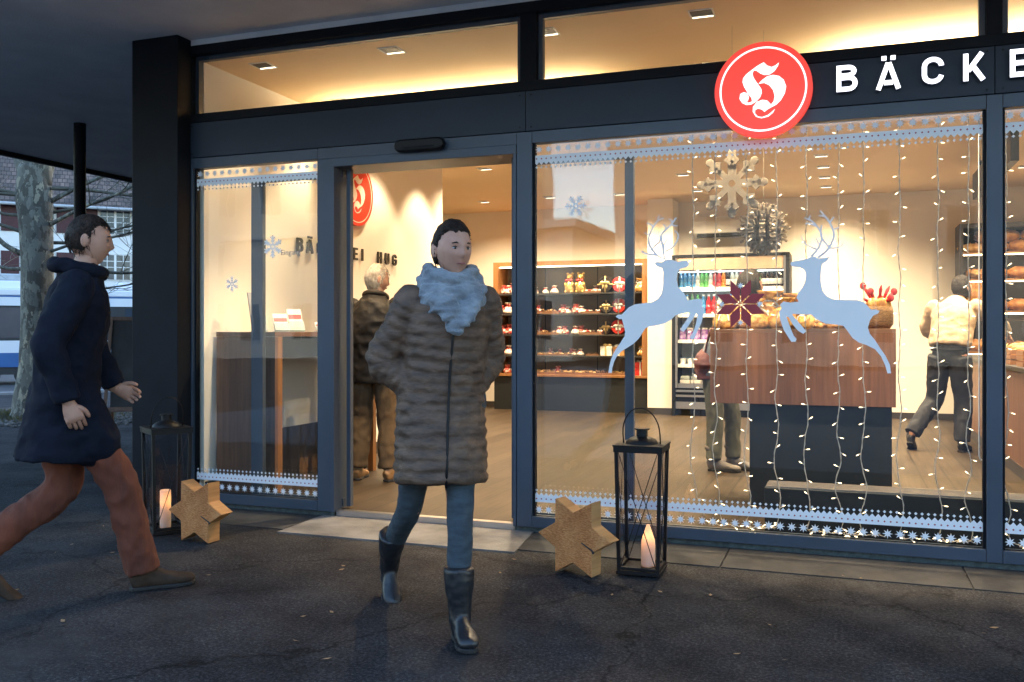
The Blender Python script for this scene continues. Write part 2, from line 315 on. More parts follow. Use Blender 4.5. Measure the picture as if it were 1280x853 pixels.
# ------------------------------------------------------------------ mesh builder
class MB:
    def __init__(s): s.v = []; s.f = []; s.m = []; s.mi = 0
    def add(s, vs, fs):
        b = len(s.v); s.v += [tuple(x) for x in vs]
        for f in fs: s.f.append(tuple(b + i for i in f)); s.m.append(s.mi)
        return s
    def box(s, x0, x1, y0, y1, z0, z1, mtx=None):
        vs = [Vector(p) for p in ((x0, y0, z0), (x1, y0, z0), (x1, y1, z0), (x0, y1, z0), (x0, y0, z1), (x1, y0, z1), (x1, y1, z1), (x0, y1, z1))]
        if mtx: vs = [mtx @ p for p in vs]
        return s.add(vs, [(0, 3, 2, 1), (4, 5, 6, 7), (0, 1, 5, 4), (1, 2, 6, 5), (2, 3, 7, 6), (3, 0, 4, 7)])
    def prism(s, poly, a, b, plane='xz', mtx=None):
        area = sum(poly[i][0] * poly[(i + 1) % len(poly)][1] - poly[(i + 1) % len(poly)][0] * poly[i][1] for i in range(len(poly)))
        if area < 0: poly = poly[::-1]
        n = len(poly)
        mk = {'xz': lambda p, t: (p[0], t, p[1]), 'xy': lambda p, t: (p[0], p[1], t), 'yz': lambda p, t: (t, p[0], p[1])}[plane]
        vs = [Vector(mk(p, a)) for p in poly] + [Vector(mk(p, b)) for p in poly]
        if mtx: vs = [mtx @ p for p in vs]
        F = [tuple(range(n)), tuple(range(2 * n - 1, n - 1, -1))] + [(i, i + n, (i + 1) % n + n, (i + 1) % n) for i in range(n)]
        if plane != 'xz': F = [f[::-1] for f in F]
        return s.add(vs, F)
    def tube(s, pts, r, n=8, caps=True, ref=None, mod=None):
        pts = [Vector(p) for p in pts]; k = len(pts)
        rs = r if isinstance(r, (list, tuple)) and len(r) == k else [r] * k
        rs = [(q, q) if not isinstance(q, (tuple, list)) else q for q in rs]
        vs = []; u = None
        for i in range(k):
            t = (pts[min(i + 1, k - 1)] - pts[max(i - 1, 0)])
            t = t.normalized() if t.length > 1e-9 else Vector((0, 0, 1))
            if u is None:
                u = Vector(ref) if ref else (Vector((1, 0, 0)) if abs(t.x) < .9 else Vector((0, 1, 0)))
            u = u - t * u.dot(t)
            u = u.normalized() if u.length > 1e-6 else t.orthogonal().normalized()
            w = t.cross(u)
            for j in range(n):
                a = 2 * PI * j / n; g = mod(i / (k - 1), a) if mod else 1.
                vs.append(pts[i] + u * (math.cos(a) * rs[i][0] * g) + w * (math.sin(a) * rs[i][1] * g))
        fs = []
        for i in range(k - 1):
            for j in range(n):
                fs.append((i * n + j, i * n + (j + 1) % n, (i + 1) * n + (j + 1) % n, (i + 1) * n + j))
        if caps: fs += [tuple(range(n - 1, -1, -1)), tuple((k - 1) * n + j for j in range(n))]
        return s.add(vs, fs)
    def capsule(s, a, b, ra, rb, n=14, e=1.):
        a, b = Vector(a), Vector(b); d = (b - a); L = d.length; d = d.normalized() if L > 1e-6 else Vector((0, 0, 1))
        pts = []; rs = []
        for q in (0.02, .2, .5, .8, 1.): pts.append(a - d * ra * (1 - q)); rs.append(ra * math.sqrt(max(0, 1 - (1 - q) ** 2)) if q < 1 else ra)
        for q in (0., .2, .5, .8, .98): pts.append(b + d * rb * q); rs.append(rb * math.sqrt(max(0, 1 - q * q)))
        rs = [(x, x * e) for x in rs]
        return s.tube(pts, rs, n)
    def lathe(s, prof, c=(0, 0, 0), n=20, mod=None, mtx=None):
        vs = []; k = len(prof)
        for i, (r, z) in enumerate(prof):
            for j in range(n):
                a = 2 * PI * j / n; g = mod(i / (k - 1), a) if mod else 1
                vs.append(Vector((c[0] + r * g * math.cos(a), c[1] + r * g * math.sin(a), c[2] + z)))
        if mtx: vs = [mtx @ p for p in vs]
        fs = [(i * n + j, i * n + (j + 1) % n, (i + 1) * n + (j + 1) % n, (i + 1) * n + j) for i in range(k - 1) for j in range(n)]
        fs += [tuple(range(n - 1, -1, -1)), tuple((k - 1) * n + j for j in range(n))]
        return s.add(vs, fs)
    def ball(s, c, r, nu=14, nv=9, mtx=None, fn=None):
        if not isinstance(r, (tuple, list)): r = (r, r, r)
        vs = []
        for i in range(1, nv):
            th = PI * i / nv
            for j in range(nu):
                a = 2 * PI * j / nu
                d = Vector((math.sin(th) * math.cos(a), math.sin(th) * math.sin(a), math.cos(th)))
                vs.append(d)
        vs += [Vector((0, 0, 1)), Vector((0, 0, -1))]
        out = []
        for d in vs:
            p = Vector((d.x * r[0], d.y * r[1], d.z * r[2]))
            if fn: p = fn(d, p)
            p = p + Vector(c) if not mtx else mtx @ (p + Vector(c))
            out.append(p)
        t, bt = len(vs) - 2, len(vs) - 1
        fs = [(i * nu + j, (i + 1) * nu + j, (i + 1) * nu + (j + 1) % nu, i * nu + (j + 1) % nu) for i in range(nv - 2) for j in range(nu)]
        fs += [(t, j, (j + 1) % nu) for j in range(nu)] + [(bt, (nv - 2) * nu + (j + 1) % nu, (nv - 2) * nu + j) for j in range(nu)]
        return s.add(out, fs)
    def stroke(s, pts, w, a, b, plane='xz', closed=False, taper=None):
        n = len(pts); P = [Vector((p[0], p[1])) for p in pts]; Lf = []; Rt = []
        for i in range(n):
            p0 = P[i - 1] if (i > 0 or closed) else None; p1 = P[(i + 1) % n] if (i < n - 1 or closed) else None
            d0 = (P[i] - p0).normalized() if p0 is not None else None; d1 = (p1 - P[i]).normalized() if p1 is not None else None
            if d0 is None: d0 = d1
            if d1 is None: d1 = d0
            nr = Vector((-(d0.y + d1.y), d0.x + d1.x)); nr = nr.normalized() if nr.length > 1e-6 else Vector((-d1.y, d1.x))
            m_ = 1 / max(.5, nr.dot(Vector((-d1.y, d1.x))))
            hw = w / 2 * m_ * ((1 + (taper - 1) * i / (n - 1)) if taper else 1)
            Lf.append(P[i] + nr * hw); Rt.append(P[i] - nr * hw)
        mk = {'xz': lambda p, t: (p.x, t, p.y), 'yz': lambda p, t: (t, p.x, p.y), 'xy': lambda p, t: (p.x, p.y, t)}[plane]
        vs = [mk(p, t) for t in (a, b) for side in (Lf, Rt) for p in side]
        fs = []; e = n if closed else n - 1
        for i in range(e):
            j = (i + 1) % n
            fs += [(n + i, n + j, j, i), (2 * n + i, 2 * n + j, 3 * n + j, 3 * n + i), (i, j, 2 * n + j, 2 * n + i), (n + j, n + i, 3 * n + i, 3 * n + j)]
        if not closed: fs += [(0, 2 * n, 3 * n, n), (n - 1, 2 * n - 1, 4 * n - 1, 3 * n - 1)]
        return s.add(vs, fs)
    def xf(s, m_):
        s.v = [tuple(m_ @ Vector(p)) for p in s.v]; return s
    def mesh(s, name):
        me = bpy.data.meshes.new(name); me.from_pydata(s.v, [], s.f); me.polygons.foreach_set('material_index', s.m)
        me.validate(); me.update(); return me
    def build(s, name, mats, parent=None, smooth=False, bevel=0, seg=2, angle=None):
        me = s.mesh(name)
        for m_ in (mats if isinstance(mats, (list, tuple)) else [mats]): me.materials.append(m_)
        bm = bmesh.new(); bm.from_mesh(me); bmesh.ops.recalc_face_normals(bm, faces=bm.faces); bm.to_mesh(me); bm.free()
        o = bpy.data.objects.new(name, me); COL.objects.link(o)
        if parent: o.parent = parent
        if smooth:
            me.polygons.foreach_set('use_smooth', [True] * len(me.polygons))
            if angle: me.set_sharp_from_angle(angle=R(angle))
        if bevel:
            b = o.modifiers.new('bevel', 'BEVEL'); b.width = bevel; b.segments = seg; b.limit_method = 'ANGLE'; b.angle_limit = R(40)
        return o

def tag(o, label, cat, group=None):
    o['label'] = label; o['category'] = cat
    if group: o['group'] = group
    return o
def thing(name, label, cat, loc=(0, 0, 0), rz=0, group=None):
    o = bpy.data.objects.new(name, None); COL.objects.link(o); o.location = loc; o.rotation_euler = (0, 0, rz)
    o.empty_display_size = .1
    return tag(o, label, cat, group)
def struct(name, mb, m_, **k):
    o = mb.build(name, m_, **k); o['kind'] = 'structure'; return o
def copy_tree(o, parent=None):
    c = o.copy(); COL.objects.link(c)
    if parent: c.parent = parent
    for ch in list(o.children): copy_tree(ch, c)
    return c
def place(o, loc, rz=0, label=None, sc_=None):
    o.location = loc; o.rotation_euler = (0, 0, rz)
    if label: o['label'] = label
    if sc_: o.scale = (sc_,) * 3 if not isinstance(sc_, tuple) else sc_
    return o
def arc(cx, cz, rx, rz, a0, a1, n=10):
    return [(cx + rx * math.cos(R(a0 + (a1 - a0) * i / n)), cz + rz * math.sin(R(a0 + (a1 - a0) * i / n))) for i in range(n + 1)]
def catmull(P, sub=4):
    P = [Vector(p) for p in P]; out = []
    for i in range(len(P) - 1):
        p0, p1, p2, p3 = P[max(i - 1, 0)], P[i], P[i + 1], P[min(i + 2, len(P) - 1)]
        for k in range(sub):
            t = k / sub
            out.append(.5 * ((2 * p1) + (p2 - p0) * t + (2 * p0 - 5 * p1 + 4 * p2 - p3) * t * t + (3 * p1 - p0 - 3 * p2 + p3) * t ** 3))
    return out + [P[-1]]
def remeshed(mb, voxel, smooth=4, wr=0, wscale=6., stretch=(1, 1, 1), seed=0):
    """one closed surface out of overlapping solids, with cloth wrinkles of amplitude wr"""
    me = mb.mesh('tmp'); o = bpy.data.objects.new('tmp', me); COL.objects.link(o)
    r = o.modifiers.new('r', 'REMESH'); r.mode = 'VOXEL'; r.voxel_size = voxel
    if smooth:
        s_ = o.modifiers.new('s', 'SMOOTH'); s_.iterations = smooth; s_.factor = .5
    dg = bpy.context.evaluated_depsgraph_get(); ev = o.evaluated_get(dg); m2 = bpy.data.meshes.new_from_object(ev)
    bpy.data.objects.remove(o); bpy.data.meshes.remove(me)
    out = MB()
    nrm = [v.normal.copy() for v in m2.vertices]
    for v, nn in zip(m2.vertices, nrm):
        p = v.co.copy()
        if wr:
            q = Vector((p.x * stretch[0], p.y * stretch[1], p.z * stretch[2])) * wscale + Vector((seed, seed * .7, 0))
            d = 1 - 2 * abs(noise.noise(q)) + .5 * noise.noise(q * 2.3)
            p += nn * (d * wr - wr * .5)
        out.v.append(tuple(p))
    for f in m2.polygons: out.f.append(tuple(f.vertices)); out.m.append(0)
    bpy.data.meshes.remove(m2)
    return out

M['plaza'] = mat('plaza_slabs', (.23, .23, .23), .8, col2=(.17, .17, .17), nscale=5, bstr=.2, bscale=60)

# ------------------------------------------------------------------ outlines of the stuck-on shapes, in metres on the pane (glyph: in disc radii)
DEER_A=[(-0.853,1.646),(-0.856,1.631),(-0.872,1.622),(-0.907,1.613),(-0.921,1.591),(-0.926,1.552),(-0.915,1.506),(-0.889,1.481),(-0.872,1.454),(-0.861,1.428),(-0.837,1.432),(-0.802,1.438),(-0.781,1.434),(-0.772,1.416),(-0.775,1.397),(-0.764,1.375),(-0.768,1.349),(-0.781,1.297),(-0.802,1.253),(-0.82,1.21),(-0.833,1.199),(-0.85,1.21),(-0.841,1.225),(-0.828,1.244),(-0.811,1.297),(-0.804,1.34),(-0.81,1.352),(-0.828,1.323),(-0.863,1.271),(-0.885,1.244),(-0.904,1.255),(-0.894,1.275),(-0.867,1.314),(-0.846,1.356),(-0.859,1.36),(-0.889,1.354),(-0.933,1.341),(-0.959,1.315),(-0.995,1.293),(-1.039,1.282),(-1.084,1.276),(-1.11,1.267),(-1.128,1.24),(-1.151,1.204),(-1.183,1.173),(-1.219,1.151),(-1.255,1.128),(-1.283,1.101),(-1.301,1.065),(-1.312,1.029),(-1.315,0.997),(-1.336,0.997),(-1.331,1.037),(-1.32,1.078),(-1.306,1.114),(-1.287,1.146),(-1.26,1.182),(-1.237,1.218),(-1.233,1.245),(-1.242,1.28),(-1.251,1.312),(-1.254,1.323),(-1.269,1.321),(-1.292,1.336),(-1.278,1.348),(-1.255,1.348),(-1.237,1.365),(-1.21,1.392),(-1.173,1.409),(-1.119,1.415),(-1.066,1.422),(-1.039,1.439),(-1.017,1.465),(-1.008,1.5),(-1.005,1.544),(-1.005,1.597),(-1.012,1.622),(-1.043,1.632),(-1.059,1.653),(-1.043,1.66),(-1.012,1.655),(-0.995,1.666),(-0.972,1.674),(-0.95,1.668),(-0.92,1.657),(-0.889,1.66),(-0.867,1.662)]
ANTLER_A=[[(-1.04,1.698),(-1.071,1.732),(-1.089,1.772),(-1.089,1.806),(-1.077,1.841),(-1.056,1.879),(-1.032,1.905),(-1.001,1.915)],[(-1.065,1.87),(-1.083,1.884),(-1.104,1.891)],[(-1.087,1.818),(-1.102,1.826),(-1.118,1.835)],[(-1.032,1.905),(-1.034,1.919),(-1.026,1.936)],[(-1.044,1.7),(-1.083,1.705),(-1.114,1.712),(-1.134,1.726)],[(-1.069,1.736),(-1.044,1.762),(-1.026,1.777),(-1.024,1.808),(-1.034,1.839)],[(-1.001,1.703),(-1.007,1.749),(-1.015,1.796),(-1.009,1.827),(-0.986,1.849),(-0.959,1.875),(-0.943,1.893),(-0.928,1.916)],[(-0.988,1.848),(-0.993,1.869),(-1.007,1.879)],[(-0.949,1.886),(-0.959,1.904),(-0.974,1.912)],[(-0.953,1.875),(-0.939,1.869),(-0.92,1.868)],[(-1.003,1.73),(-0.997,1.765),(-0.978,1.791)],[(-0.993,1.718),(-0.951,1.74),(-0.928,1.77),(-0.916,1.8),(-0.92,1.823),(-0.936,1.839)],[(-1.044,1.7),(-1.021,1.684),(-0.993,1.676)],[(-1.003,1.711),(-0.99,1.664)]]
DEER_B=[(-0.28,1.638),(-0.285,1.626),(-0.277,1.612),(-0.238,1.608),(-0.211,1.592),(-0.202,1.567),(-0.206,1.527),(-0.222,1.492),(-0.244,1.464),(-0.252,1.435),(-0.241,1.414),(-0.283,1.409),(-0.322,1.416),(-0.341,1.401),(-0.333,1.378),(-0.347,1.355),(-0.341,1.314),(-0.322,1.256),(-0.294,1.21),(-0.28,1.187),(-0.258,1.189),(-0.252,1.204),(-0.266,1.221),(-0.283,1.262),(-0.299,1.308),(-0.307,1.331),(-0.294,1.326),(-0.272,1.285),(-0.244,1.25),(-0.216,1.233),(-0.2,1.247),(-0.216,1.268),(-0.244,1.302),(-0.272,1.337),(-0.275,1.345),(-0.216,1.342),(-0.173,1.34),(-0.145,1.313),(-0.097,1.29),(-0.043,1.284),(-0.005,1.278),(0.016,1.25),(0.043,1.21),(0.074,1.186),(0.116,1.171),(0.158,1.149),(0.189,1.11),(0.21,1.06),(0.221,1.018),(0.239,1.019),(0.233,1.066),(0.21,1.116),(0.184,1.155),(0.158,1.199),(0.132,1.233),(0.122,1.267),(0.132,1.306),(0.148,1.332),(0.174,1.345),(0.181,1.359),(0.163,1.366),(0.137,1.366),(0.127,1.379),(0.101,1.408),(0.064,1.42),(-0.011,1.421),(-0.059,1.425),(-0.091,1.444),(-0.113,1.473),(-0.122,1.519),(-0.122,1.576),(-0.116,1.622),(-0.094,1.633),(-0.075,1.661),(-0.107,1.656),(-0.135,1.655),(-0.156,1.667),(-0.178,1.664),(-0.2,1.653),(-0.238,1.646)]
ANTLER_B=[[(-0.173,1.667),(-0.145,1.697),(-0.124,1.737),(-0.118,1.782),(-0.14,1.829),(-0.173,1.865),(-0.211,1.884)],[(-0.145,1.705),(-0.184,1.722),(-0.211,1.746),(-0.227,1.781)],[(-0.186,1.871),(-0.178,1.897)],[(-0.145,1.835),(-0.184,1.851),(-0.206,1.849)],[(-0.138,1.659),(-0.091,1.696),(-0.064,1.741),(-0.054,1.791),(-0.075,1.849),(-0.107,1.896),(-0.127,1.92)],[(-0.08,1.71),(-0.032,1.711),(-0.005,1.733)],[(-0.08,1.716),(-0.113,1.759),(-0.124,1.794),(-0.118,1.84)],[(-0.056,1.809),(-0.027,1.825)],[(-0.075,1.852),(-0.054,1.883)],[(-0.102,1.889),(-0.135,1.892)],[(-0.131,1.731),(-0.151,1.772)]]
GLYPH_A=[(0.023,0.562),(0.091,0.487),(0.181,0.449),(0.26,0.475),(0.328,0.528),(0.313,0.464),(0.242,0.358),(0.143,0.294),(0.034,0.291),(-0.049,0.332),(-0.125,0.396),(-0.181,0.411),(-0.211,0.347),(-0.189,0.264),(-0.14,0.177),(-0.079,0.087),(-0.026,0.0),(-0.019,-0.083),(-0.057,-0.174),(-0.128,-0.249),(-0.23,-0.306),(-0.332,-0.309),(-0.423,-0.26),(-0.479,-0.166),(-0.464,-0.064),(-0.392,-0.03),(-0.313,-0.06),(-0.283,-0.143),(-0.302,-0.215),(-0.332,-0.253),(-0.279,-0.264),(-0.219,-0.242),(-0.23,-0.17),(-0.302,-0.068),(-0.381,0.075),(-0.415,0.181),(-0.404,0.264),(-0.34,0.343),(-0.249,0.408),(-0.128,0.491),(-0.049,0.532)]
GLYPH_B=[(-0.087,0.121),(-0.008,0.196),(0.091,0.26),(0.211,0.279),(0.332,0.245),(0.426,0.155),(0.475,0.015),(0.449,-0.125),(0.37,-0.264),(0.272,-0.355),(0.174,-0.4),(0.091,-0.442),(0.034,-0.487),(-0.019,-0.43),(-0.098,-0.404),(-0.155,-0.434),(-0.158,-0.498),(-0.098,-0.57),(-0.008,-0.589),(0.113,-0.551),(0.192,-0.487),(0.249,-0.438),(0.211,-0.517),(0.113,-0.592),(-0.026,-0.615),(-0.14,-0.574),(-0.204,-0.464),(-0.2,-0.358),(-0.117,-0.26),(-0.008,-0.226),(0.091,-0.249),(0.17,-0.34),(0.223,-0.272),(0.242,-0.17),(0.211,-0.042),(0.132,0.068),(0.034,0.125),(-0.038,0.121)]

# ------------------------------------------------------------------ ground, road, canopy
def gz(x, y):
    s_ = (-x + (y + 5.33)) * .7071
    t = min(max((s_ - 15) / 10, 0), 1)
    return -.30 * t * t * (3 - 2 * t) - .002
def axis():
    a = [-160, -120, -90, -70, -55, -45]; x = -38.
    while x < 20: a.append(x); x += 1.
    return a + [25, 35, 50, 80, 120, 160]
ax = axis(); ay = [v + 12 for v in ax]
g = MB(); g.v = [(x, y, gz(x, y)) for y in ay for x in ax]; nx = len(ax)
g.f = [(j * nx + i, j * nx + i + 1, (j + 1) * nx + i + 1, (j + 1) * nx + i) for j in range(len(ay) - 1) for i in range(nx - 1)]; g.m = [0] * len(g.f)
struct('ground', g, M['asphalt'], smooth=True)
# street where the trams run: a strip along the 45 degree street axis
dv = Vector((.7071, .7071, 0)); nv = Vector((-.7071, .7071, 0)); o0 = Vector((0, -5.33, 0))
def st(a, s_, z): return o0 + dv * a + nv * s_ + Vector((0, 0, z))
def strip(s0, s1, z0, z1, a0=-60, a1=60):
    m_ = MB(); m_.add([st(a0, s0, z0), st(a1, s0, z0), st(a1, s1, z0), st(a0, s1, z0), st(a0, s0, z1), st(a1, s0, z1), st(a1, s1, z1), st(a0, s1, z1)],
                      [(0, 3, 2, 1), (4, 5, 6, 7), (0, 1, 5, 4), (1, 2, 6, 5), (2, 3, 7, 6), (3, 0, 4, 7)]); return m_
struct('road', strip(26, 40, -.36, -.296), M['road'])
struct('kerb', strip(25.7, 26, -.36, -.24), M['kerb'])
# concrete paving strip along the shop front, joints left open
for k, (x0, x1) in enumerate([(-4.38, -3.32), (-1.80, -.62), (-.61, .58), (.59, 1.78), (1.79, 2.98)]):
    struct('pavement', MB().box(x0, x1, -.44, .018, -.03, .004), M['concrete'])
struct('pavement', MB().prism([(-3.31, .018), (-1.81, .018), (-1.74, -.52), (-3.30, -.53)], -.03, .008, 'xy'), M['slab'])
struct('pavement', MB().box(-9, 25, -26, -3.2, -.03, .006), M['plaza'])  # unseen pale paving out of view, added to bounce light onto soffit and front
# canopy over the walk
struct('canopy_ceiling', MB().box(-9.05, 6, -2.2, 14, 3.33, 3.62), M['soffit'])
struct('canopy_edge', MB().box(-9.11, -9.053, -2.26, 14, 3.275, 3.66).box(-9.05, 6, -2.26, -2.203, 3.275, 3.66), M['frame_dark'])
m_ = MB().box(-4.79, -4.39, -.14, .26, 0, 3.33)
col = m_.build('corner_column', M['frame_dark'], bevel=.004)
tag(col, 'broad square anthracite column at the corner of the shop front', 'column')
p = thing('canopy_post', 'slim black round post holding up the outer canopy', 'post', (-7.18, 1.74, 0))
MB().tube([(0, 0, .012), (0, 0, 3.33)], .057, 20).build('shaft', M['frame_dark'], p, smooth=True, angle=40)
MB().lathe([(.11, 0), (.11, .012), (.06, .014)], n=20).build('foot_plate', M['frame_dark'], p)

# ------------------------------------------------------------------ shop front
SF = thing('shopfront', 'anthracite framed bakery shop front with tall lit windows and sliding door', 'shop front', (0, 0, 0))
XE = 3.5
def rail(nm, x0, x1, z0, z1, y0=0., y1=.075, m_='frame', bev=.002):
    return MB().box(x0, x1, y0, y1, z0, z1).build(nm, M[m_], SF, bevel=bev)
rail('mullion', -4.412, -4.374, .036, 2.484); rail('mullion', -3.344, -3.226, .036, 2.41); rail('mullion', -1.915, -1.815, .036, 2.484)
rail('mullion', .70, .775, .036, 2.484); rail('mullion', XE - .08, XE, .036, 2.484)
for a, b in ((-4.372, -3.346), (-1.813, .698), (.777, XE - .082)):
    rail('sill_rail', a, b, .036, .103); rail('head_rail', a, b, 2.412, 2.484)
    MB().box(a, b, .022, .026, .105, .109).build('glazing_bead', M['black'], SF)
    MB().box(a, a + .012, .02, .06, .104, 2.411).build('pane_edge', M['frame_dark'], SF); MB().box(b - .012, b, .02, .06, .104, 2.411).build('pane_edge', M['frame_dark'], SF)
    MB().box(a, b, .028, .036, .104, 2.411).build('window_pane', M['glass'], SF)
MB().box(-3.344, -1.917, .003, .075, 2.412, 2.484).build('door_head', M['frame'], SF)
MB().box(-3.226, -1.917, -.006, .30, 2.352, 2.41).build('door_track_box', M['frame'], SF, bevel=.003)
MB().box(-3.24, -3.214, -.006, .17, .036, 2.351).build('door_jamb', M['frame'], SF)
MB().box(-1.935, -1.917, -.006, .17, .036, 2.351).build('door_jamb', M['frame'], SF)
for a, b in ((-4.412, -1.857), (-1.853, .7365), (.7405, XE)):
    fp = MB().box(a, b, -.004, .02, 2.488, 2.735)
    fp.mi = 1
    for x in (a + .035, b - .035):
        for z in (2.512, 2.711): fp.tube([(x, -.008, z), (x, -.003, z)], .006, 10)
    fp.build('fascia_panel', [M['panel'], M['black']], SF, bevel=.0015)
MB().box(-4.412, XE, .02, .07, 2.486, 2.738).build('fascia_backing', M['frame_dark'], SF)
rail('transom_bar', -4.412, XE, 2.739, 2.80, -.002, .09, 'frame_dark')
rail('top_bar', -4.44, XE, 3.222, 3.287, -.01, .09, 'frame_dark')
for a, b in ((-4.412, -4.383), (-1.892, -1.788), (.70, .775), (XE - .05, XE)): rail('transom_post', a, b, 2.80, 3.222, 0, .09, 'frame_dark')
for a, b in ((-4.382, -1.893), (-1.787, .699), (.776, XE - .051)):
    MB().box(a, b, .030, .036, 2.801, 3.221).build('transom_pane', M['glass'], SF)
    MB().box(a, a + .03, .04, .085, 2.801, 3.221).box(b - .03, b, .04, .085, 2.801, 3.221).box(a + .03, b - .03, .04, .085, 3.19, 3.221).build('transom_frame', M['frame'], SF)
MB().box(-4.44, XE, .0, .2, 3.288, 3.33).build('lintel', M['soffit'], SF)
for a, b in ((-4.44, -3.226), (-1.93, XE)): MB().box(a, b, .019, .074, -.02, .035).build('plinth', M['stone_plinth'], SF)
# sliding leaves, both open
def leaf(x0, x1):
    w = .095
    l = MB().box(x0, x0 + w if x0 < -3 else x0 + .03, .10, .14, .06, 2.35)
    l.box(x1 - (.03 if x0 < -3 else .055), x1, .10, .14, .06, 2.35).box(x0 + .096, x1 - .056, .10, .14, .06, .11).box(x0 + .096, x1 - .056, .10, .14, 2.30, 2.35)
    o = l.build('sliding_door', M['frame'], SF, bevel=.002)
    MB().box(x0 + .03, x1 - .03, .117, .123, .11, 2.30).build('door_glass', M['glass'], o)
leaf(-3.951, -3.15); leaf(-1.985, -1.198)
s_ = MB().tube([(-2.735, -.035, 2.447), (-2.732, -.035, 2.447)], .04, 20)
sens = MB().prism(arc(-2.70, 2.447, .040, .040, 90, 270, 8) + arc(-2.43, 2.447, .040, .040, -90, 90, 8), -.06, -.007)
so = sens.build('door_sensor', M['black'], SF, bevel=.012, seg=3)
MB().box(-2.68, -2.45, -.0625, -.0605, 2.425, 2.437).build('sensor_window', M['frame_dark'], so)

# ------------------------------------------------------------------ lit sign
LG = thing('logo_sign', 'round red sign disc with white ring and ornate white letter over the window', 'sign', (-.428, -.07, 2.601))
circ = lambda r, n=72: [(r * math.cos(2 * PI * k / n), r * math.sin(2 * PI * k / n)) for k in range(n)]
RD = .2648
MB().prism(circ(RD), 0, .062).build('disc', [M['sign_red']], LG)
MB().stroke(circ(RD * .875), RD * .038, -.0012, -.0002, closed=True).build('ring', M['sign_white'], LG)
glyph = lambda y0, y1, k: MB().prism([(x * k, z * k) for x, z in GLYPH_A], y0, y1).prism([(x * k, z * k) for x, z in GLYPH_B], y0 - .0003, y1)
glyph(-.0012, -.0002, RD).build('glyph', M['sign_white'], LG)
MB().box(-.05, .05, .0625, .067, -.2, -.14).box(-.05, .05, .0625, .067, -.1, .12).build('bracket', M['frame_dark'], LG)

def letter_strokes(ch):
    """letter as strokes in a box 0.75 wide, 1 high (stroke centre lines)"""
    h = .085
    if ch in 'BR':
        up = [(h * 2, 1 - h)] + [(.42, 1 - h)] + arc(.42, .76, .215, .155, 90, -90, 8)[1:] + [(h * 2, .605)]
        if ch == 'B': return [[(h, 0), (h, 1)], up, [(h * 2, .52), (.45, .52)] + arc(.45, .3025, .225, .2175, 90, -90, 8)[1:] + [(h * 2, h)]]
        return [[(h, 0), (h, 1)], [(h * 2, 1 - h), (.42, 1 - h)] + arc(.42, .70, .23, .215, 90, -90, 8)[1:] + [(h * 2, .485)], [(.38, .42), (.64, 0)]]
    if ch == 'A': return [[(.0, 0), (.345, 1.0)], [(.71, 0), (.375, 1.0)], [(.20, .25), (.52, .25)]]
    if ch == 'C': return [[(.665, .66)] + arc(.375, .66, .29, .255, 8, 180, 8) + arc(.375, .34, .29, .255, 180, 352, 8)]
    if ch == 'G': return [[(.665, .68)] + arc(.375, .66, .29, .255, 15, 180, 8) + arc(.375, .34, .29, .255, 180, 345, 8) + [(.665, .49), (.40, .49)]]
    if ch == 'K': return [[(h, 0), (h, 1)], [(h * 1.9, .36), (.62, 1)], [(.30, .56), (.66, 0)]]
    if ch == 'E': return [[(h, 0), (h, 1)], [(h * 2, 1 - h), (.60, 1 - h)], [(h * 2, .5), (.54, .5)], [(h * 2, h), (.60, h)]]
    if ch == 'I': return [[(h, 0), (h, 1)]]
    if ch == 'H': return [[(h, 0), (h, 1)], [(.60, 0), (.60, 1)], [(h * 2, .5), (.515, .5)]]
    if ch == 'U': return [[(h, 1), (h, .34)] + arc(.345, .34, .26, .255, 180, 360, 10) + [(.605, 1)]]
    if ch == 'n': return [[(h, 0), (h, .7)], [(h * 2, .5)] + arc(.34, .40, .2, .22, 140, 0, 6) + [(.54, 0)]]
    return []
def letter(mb, ch, x, z, hgt, ya, yb, w=.17):
    """front face at ya; later strokes a hair prouder so nothing is coplanar"""
    base = 'A' if ch == 'Ä' else ch
    for k, s_ in enumerate(letter_strokes(base)):
        mb.stroke([(x + px * hgt, z + pz * hgt) for px, pz in s_], w * hgt, ya - .0003 * k, yb, 'xz')
    if ch == 'Ä':
        for dx in (.20, .52): mb.box(x + (dx - .085) * hgt, x + (dx + .085) * hgt, ya, yb, z + 1.10 * hgt, z + 1.26 * hgt)
    return mb
LS = thing('shop_sign', 'white lit capitals BÄCKEREI on the dark fascia beside the red disc', 'sign', (-.04, -.02, 2.555))
for k, (ch, x) in enumerate(zip('BÄCKEREI', (0, .212, .427, .625, .842, 1.06, 1.285, 1.50))):
    dz = 0 if ch != 'Ä' else -.008
    l = letter(MB(), ch, x, dz, .142, -.0245, -.001)
    lo = l.build('letter', M['letter_side'], LS)
    letter(MB(), ch, x, dz, .142, -.0275, -.0246).build('lit_face', M['letter_lit'], lo)

# ------------------------------------------------------------------ room
struct('floor', MB().box(-4.62, 3.6, .075, 8.7, -.05, .045).box(-6.7, -4.6201, 4.1, 8.7, -.05, .045), M['floor'])
struct('door_threshold', MB().box(-3.21, -1.937, .020, .0745, -.02, .0452), M['steel'])
struct('ceiling', MB().box(-4.62, 3.7, .10, 8.8, 3.195, 3.285).box(-6.9, -4.6201, 4.1, 8.8, 3.195, 3.285), M['ceil'])
struct('left_wall', MB().box(-4.62, -4.35, .092, 4.25, .0, 3.1945).box(-6.7, -4.62, 4.1, 4.25, 0, 3.1945), M['cream'])
struct('side_wall', MB().box(-6.9, -6.7, 4.1, 8.7, 0, 3.1945), M['cream'])
struct('back_wall', MB().box(-6.7, 3.6, 8.42, 8.7, .0, 3.1945), M['cream'])
struct('right_wall', MB().box(3.5, 3.7, .092, 8.42, 0, 3.1945), M['cream'])
